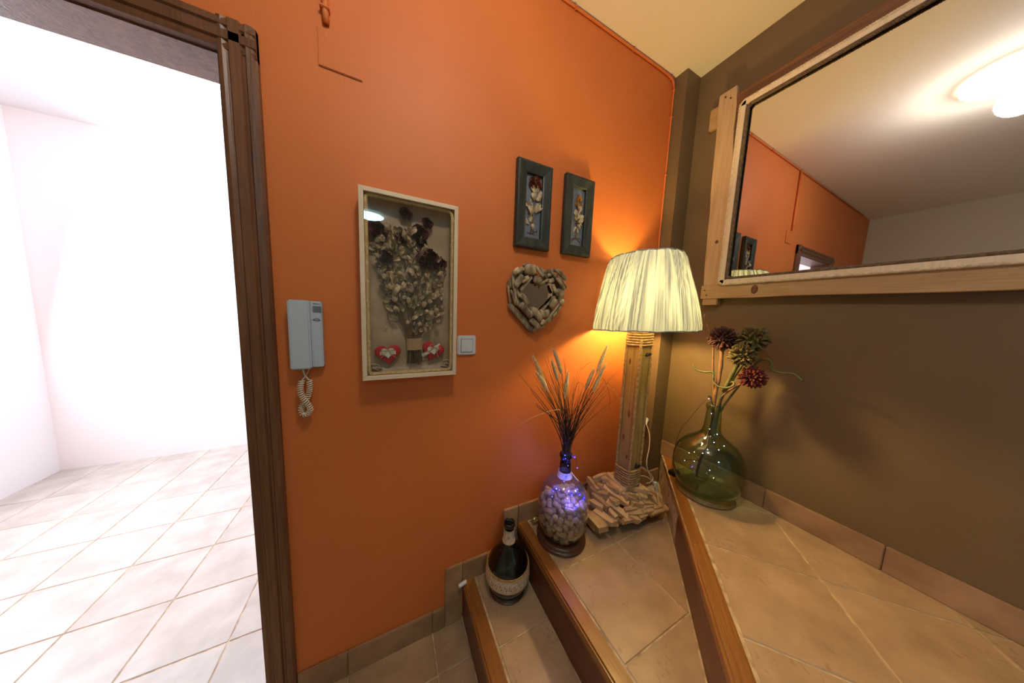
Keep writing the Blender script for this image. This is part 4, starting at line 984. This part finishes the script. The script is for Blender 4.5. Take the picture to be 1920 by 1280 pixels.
# a few drooping curls
blade([nk, (.655, -.18, .98), (.60, -.20, 1.02), (.50, -.20, 1.005), (.44, -.20, .985)], .0014, SEED)
blade([nk, (.79, -.17, 1.0), (.86, -.18, 1.09), (.93, -.19, 1.07), (.975, -.19, 1.02)], .0014, SEED)
blade([nk, (.80, -.15, 1.02), (.88, -.16, 1.12), (.93, -.17, 1.04), (.94, -.17, .96)], .0012)
blade([nk, (.69, -.19, 1.0), (.69, -.22, 1.13), (.725, -.24, 1.08), (.722, -.24, .93)], .0028)
blade([nk, (.76, -.16, 1.0), (.82, -.16, 1.16), (.80, -.17, 1.2), (.745, -.17, 1.17)], .0016)
HEADS = [((.513, -.15, 1.238), (.586, -.16, 1.08)), ((.519, -.17, 1.175), (.574, -.17, 1.095)), ((.608, -.15, 1.264), (.657, -.155, 1.155)), ((.617, -.13, 1.214), (.651, -.14, 1.12)), ((.687, -.16, 1.164), (.673, -.165, 1.048)), ((.921, -.15, 1.276), (.860, -.15, 1.14)), ((.893, -.17, 1.195), (.826, -.17, 1.062)), ((.853, -.14, 1.16), (.812, -.14, 1.07))]
for i, (tip, base) in enumerate(HEADS):
    q = random.Random(900+i); tip, base = Vector(tip), Vector(base); d = tip-base; T = d.normalized(); u = T.orthogonal().normalized(); v = T.cross(u)
    bb = B(); pts = [base+d*(k/8)+Vector((0, 0, .006*math.sin(k/8*PI))) for k in range(9)]
    bb.tube(pts, [.004, .0078, .009, .0092, .009, .0082, .007, .005, .0015], 7)
    for k in range(230):
        t = q.random()**.9; a = q.uniform(0, 2*PI); o_ = u*math.cos(a)+v*math.sin(a); p = base+d*t+Vector((0, 0, .006*math.sin(t*PI)))+o_*.005
        e = p+o_*q.uniform(.004, .0105)*(1.1-t*.5)+T*q.uniform(.005, .011); s_ = T.cross(o_)*.0006
        bb.add([p-s_, p+s_, e], [(0, 1, 2)])
    hd = obj('seed_head', bb, SEED, gr)
    obj('stalk', B().tube(smooth_path([nk+Vector((q.uniform(-.012, .012), q.uniform(-.01, .01), -.04)), nk.lerp(base, .5)+Vector((0, 0, .03)), base], 6), .0013, 5), GRASS, gr, True)

# ------------------------------------------------------------------ small dark green bottle in lace bands
C1 = (.462, -.106, .188)
plinth('bottle_stand', 'round dark wooden stand under the small lace banded bottle', C1, .080, .011)
z1_ = .1993
body1 = [(.002, .003), (.050, .001), (.068, .007), (.083, .022), (.0925, .046), (.0955, .074), (.093, .102), (.085, .130), (.070, .158), (.052, .180), (.037, .198), (.027, .213), (.0225, .230), (.0212, .252), (.0207, .281), (.0238, .283), (.0248, .291), (.0238, .300), (.0200, .301), (.0185, .280)]
g1 = thing('lace_bottle', 'dark green glass bottle with lace bands on the lower step', 'bottle', (C1[0], C1[1], z1_), 'glass bottles on the stairs')
obj('bottle_body', B().lathe(body1, (C1[0], C1[1], z1_), 64, True), G_DARK, g1, True)
def band(z_lo, z_hi, prof_, ex, name, m, wavy_=0, parent=g1, c=C1, zb=z1_):
    n = 96; rows = 8; vs = []
    for j in range(rows+1):
        z = z_lo+(z_hi-z_lo)*j/rows
        for (r0, a0), (r1, a1) in zip(prof_, prof_[1:]):
            if a0 <= z <= a1: r = r0+(r1-r0)*(z-a0)/max(1e-6, a1-a0)
        for k in range(n):
            a = 2*PI*k/n; rr = r+ex+(.0012*math.sin(a*48)*math.sin(j*1.2))
            vs.append((c[0]+rr*math.cos(a), c[1]+rr*math.sin(a), zb+z+(wavy_*math.sin(a*24) if j == 0 else 0)))
    return obj(name, B().add(vs, [(i*n+k, i*n+(k+1) % n, (i+1)*n+(k+1) % n, (i+1)*n+k) for i in range(rows) for k in range(n)]), m, parent, True)
up1 = [p for p in body1[:15]]
lb_ = band(.062, .112, up1, .0025, 'lace_band', BURLAP, .0015)
nb_ = band(.216, .272, up1, .0025, 'neck_lace', BURLAP, .001)
def ringtube(z, r, t, m, name, parent, zz=z1_): obj(name, B().tube([(C1[0]+r*math.cos(a*PI/32), C1[1]+r*math.sin(a*PI/32), zz+z) for a in range(65)], t, 6), m, parent, True)
ringtube(.112, .0925, .0028, ROPE, 'cord_edge', lb_); ringtube(.117, .0902, .0024, ROPE, 'cord_edge', lb_); ringtube(.062, .0962, .0022, ROPE, 'cord_edge', lb_)
ringtube(.216, .0275, .0022, ROPE, 'cord_edge', nb_); ringtube(.272, .0238, .0018, ROPE, 'cord_edge', nb_)
bb = B()
for k in range(30):     # woven eyelets in the lace
    a = 2*PI*k/30
    for dz, da in ((-.006, .03), (.005, -.03)):
        r = .0985-.05*max(0, dz); p = Vector((C1[0]+r*math.cos(a+da), C1[1]+r*math.sin(a+da), z1_+.086+dz)); t_ = Vector((-math.sin(a), math.cos(a), 0))
        o_ = Vector((math.cos(a), math.sin(a), 0)); uu = (t_*.4+Vector((0, 0, 1))*.9).normalized()
        s_ = uu.cross(o_)*.0016
        bb.add([p-uu*.0055+o_*.0004, p+s_+o_*.0004, p+uu*.0055+o_*.0004, p-s_+o_*.0004], [(0, 1, 2, 3)])
obj('lace_eyelets', bb, BLACK, lb_); 
bb = B()
for a in (-2.1, -1.2, .2, 1.4, 2.6):
    for da in (-.12, .12):
        r = .0258; p = Vector((C1[0]+r*math.cos(a+da), C1[1]+r*math.sin(a+da), z1_+.246)); o_ = Vector((math.cos(a), math.sin(a), 0)); s_ = Vector((-math.sin(a), math.cos(a), 0))*.0012; uu = Vector((0, 0, .006))
        bb.add([p-uu+o_*.001, p+s_+o_*.001, p+uu+o_*.001, p-s_+o_*.001], [(0, 1, 2, 3)])
obj('lace_eyelets', bb, BLACK, nb_)

# white plastic stub at the end of the first nosing, clear plastic packet on the second
st_ = obj('plastic_stub', B().tube([(.262, -.030, .198), (.265, -.030, .1985), (.297, -.024, .1985), (.300, -.024, .1985)], [.005, .0085, .0085, .006], 14), PLASTIC, None, True)
st_['label'] = 'small white plastic stub lying across the end of the lowest wooden nosing'; st_['category'] = 'plastic stub'
bb = B(); q = random.Random(2); vs = []
for j in range(5):
    for i in range(6): vs.append((.615+.045*i/5+.012*j/4, -.052+.036*j/4, .3788+q.uniform(.001, .010)))
bb.add(vs, [(j*6+i, j*6+i+1, (j+1)*6+i+1, (j+1)*6+i) for j in range(4) for i in range(5)])
vs = [(v[0], v[1], .3782) for v in vs]; bb.add(vs, [(j*6+i, (j+1)*6+i, (j+1)*6+i+1, j*6+i+1) for j in range(4) for i in range(5)])
pk = obj('plastic_packet', bb, G_FILM); pk['label'] = 'small crumpled clear plastic packet on the step behind the lace bottle'; pk['category'] = 'packet'

# ------------------------------------------------------------------ green demijohn with artificial flowers
C3 = (1.385, -.390, .564)
plinth('bottle_stand', 'round wooden stand under the big green demijohn on the landing', C3, .119, .018, PLINTHL)
z3 = .5825
body3 = [(.002, .004), (.080, .001), (.104, .010), (.124, .032), (.1375, .068), (.1430, .110), (.1415, .150), (.134, .185), (.119, .216), (.097, .242), (.072, .262), (.050, .279), (.038, .296), (.0335, .318), (.0310, .36), (.0292, .405), (.0325, .408), (.0340, .418), (.0325, .428), (.0275, .430), (.0260, .405)]
d3 = thing('green_demijohn', 'big round green glass demijohn with flowers on the landing', 'bottle', (C3[0], C3[1], z3), 'glass bottles on the stairs')
obj('bottle_body', B().lathe(body3, (C3[0], C3[1], z3), 72, True), G_GREEN, d3, True)
obj('punt', B().lathe([(.124, .030), (.098, .016), (.070, .016), (.040, .030), (.001, .036)], (C3[0], C3[1], z3), 48, False), G_GREEN, d3, True)
FG = 'artificial globe flowers in the green demijohn'
def allium(c, r, m, sm, label, stem, srad, seed):
    t = thing('globe_flower', label, 'artificial flower', tuple(stem[0]), FG)
    q = random.Random(seed); bb = B().ball(c, r*.45, 12, 8); n = 150
    for k in range(n):
        z = 1-2*(k+.5)/n; a = k*2.39996; rr = math.sqrt(1-z*z)
        d = Vector((rr*math.cos(a), rr*math.sin(a), z)) + Vector((q.uniform(-.15, .15), q.uniform(-.15, .15), q.uniform(-.15, .15))); d.normalize()
        p = Vector(c); L_ = r*q.uniform(.84, 1.06)
        bb.tube([p+d*r*.35, p+d*L_*.72, p+d*L_*.95, p+d*L_], [r*.045, r*.085, r*.075, r*.03], 5)
    obj('bloom', bb, m, t)
    pth = smooth_path(stem, 6); obj('stem', B().tube(pth, [srad*(1+.12*math.sin(i*1.7)) for i in range(len(pth))], 8), sm, t, True)
    return t
allium((1.385, -.386, 1.325), .058, AL_D, STEMB, 'dark brown globe flower, on the thick brown stem nearest the lampshade', [(1.385, -.375, .78), (1.383, -.388, .95), (1.382, -.386, 1.05), (1.388, -.392, 1.17), (1.386, -.388, 1.29)], .0085, 1)
allium((1.415, -.483, 1.330), .059, AL_O, STEMG, 'olive green globe flower, highest of the three on the right', [(1.392, -.40, .80), (1.394, -.405, 1.02), (1.400, -.430, 1.12), (1.41, -.465, 1.23), (1.415, -.483, 1.30)], .006, 2)
allium((1.365, -.474, 1.262), .052, AL_O, STEMG, 'olive yellow globe flower, in front of the higher olive one', [(1.388, -.396, .76), (1.386, -.402, 1.0), (1.378, -.425, 1.10), (1.370, -.455, 1.20), (1.365, -.470, 1.24)], .0085, 3)
allium((1.375, -.514, 1.172), .048, AL_M, STEMB, 'maroon globe flower, lowest of the globe flowers', [(1.382, -.388, .85), (1.380, -.402, 1.02), (1.376, -.43, 1.08), (1.374, -.47, 1.125), (1.375, -.500, 1.16)], .0042, 4)
br = thing('bare_branch', 'thin bare brown branch rising past the dark brown globe flower', 'branch', (1.386, -.39, 1.0))
pth = smooth_path([(1.386, -.392, .92), (1.384, -.380, 1.06), (1.378, -.366, 1.18), (1.380, -.352, 1.30), (1.385, -.318, 1.38), (1.385, -.301, 1.426)], 6)
obj('shoot', B().tube(pth, [.0055*(1-.5*i/len(pth)) for i in range(len(pth))], 6), STEMB, br, True)
obj('bud', B().ball((1.385, -.301, 1.426), .0065, 8, 6, (1, 1, 1.6)).ball((1.383, -.335, 1.345), .005, 8, 6), STEMB, br, True)
td = thing('curly_tendril', 'curly green tendril twisting left across the flower stems', 'tendril', (1.38, -.40, 1.0))
obj('vine', B().tube(smooth_path([(1.372, -.283, 1.178), (1.370, -.300, 1.160), (1.372, -.335, 1.155), (1.373, -.367, 1.163), (1.370, -.376, 1.150), (1.365, -.380, 1.122), (1.360, -.405, 1.104), (1.358, -.440, 1.108), (1.366, -.458, 1.125), (1.372, -.450, 1.136), (1.380, -.428, 1.11), (1.388, -.402, 1.02)], 7), .0045, 7), TENDRIL, td, True)
td2 = thing('curly_tendril', 'curly green tendril twisting out on the right behind maroon flower', 'tendril', (1.39, -.42, 1.0))
obj('vine', B().tube(smooth_path([(1.390, -.408, .98), (1.41, -.46, 1.12), (1.42, -.505, 1.23), (1.42, -.535, 1.252), (1.42, -.552, 1.235), (1.415, -.553, 1.212), (1.415, -.58, 1.205), (1.41, -.62, 1.21), (1.405, -.65, 1.19)], 7), .0042, 7), TENDRIL, td2, True)
tl = thing('twig_lights', 'dark twig light string with tiny cool lights inside green demijohn', 'fairy lights', (1.37, -.385, .65))
LED3 = [(1.374,-.367,1.032),(1.365,-.389,.968),(1.365,-.39,.892),(1.309,-.438,.86),(1.3,-.421,.819),(1.321,-.454,.83),(1.297,-.371,.781),(1.296,-.406,.794),(1.308,-.344,.76),(1.333,-.316,.699),(1.296,-.376,.738),(1.308,-.436,.725),(1.336,-.465,.851),(1.313,-.444,.9)]
tw = [(1.355, -.365, .640), (1.352, -.372, .72), (1.362, -.384, .79), (1.368, -.388, .86), (1.374, -.391, .98), (1.378, -.375, 1.035), (1.376, -.362, 1.045)]
obj('twig', B().tube(smooth_path(tw, 6), [.006]*14+[.004]*23, 6), TWIG, tl, True)
for i, p in enumerate(LED3):
    if i > 2:
        k = min(range(1, 5), key=lambda j: abs(tw[j][2]-p[2]+.02)); obj('twig', B().tube(smooth_path([tw[k], Vector(tw[k]).lerp(Vector(p), .5)+Vector((0, 0, .008)), p], 4), .0014, 5), TWIG, tl, True)
    obj('led', B().ball(p, .0021, 8, 6), COOL_LED, tl, True)
obj('wire', B().tube(smooth_path([(1.372, -.355, 1.02), (1.362, -.335, .98), (1.352, -.300, .90), (1.348, -.282, .865), (1.350, -.262, .80), (1.36, -.245, .70), (1.375, -.235, .60)], 6), .0012, 5), TWIG, tl, True)
obj('battery_box', B().cbox((1.36, -.262, .566), (1.41, -.225, .588), .003), BLACK, tl)

# ------------------------------------------------------------------ the ceiling lamps of the room (the far one mirrors in the shadow box glass)
for nm, loc, m_, lb in (('ceiling_lamp', (.15, -.86, 2.66), WARM_DOME, 'round glass ceiling lamp over the lower stair'), ('ceiling_lamp', (-.22, -3.3, 2.62), COOL_DOME, 'round cool glass ceiling lamp at the far end')):
    t = thing(nm, lb, 'ceiling lamp', (loc[0], loc[1], CZ))
    obj('canopy', B().lathe([(.09, -.02), (.10, -.01), (.10, 0)], (loc[0], loc[1], CZ), 32, True, True), PLASTIC, t)
    obj('lamp_dome', B().lathe([(.001, -.0001)] and [(.085, -.0205), (.16, -.024), (.175, -.030), (.16, -.038), (.085, -.045), (.001, -.047)], (loc[0], loc[1], CZ), 32), m_, t, True)
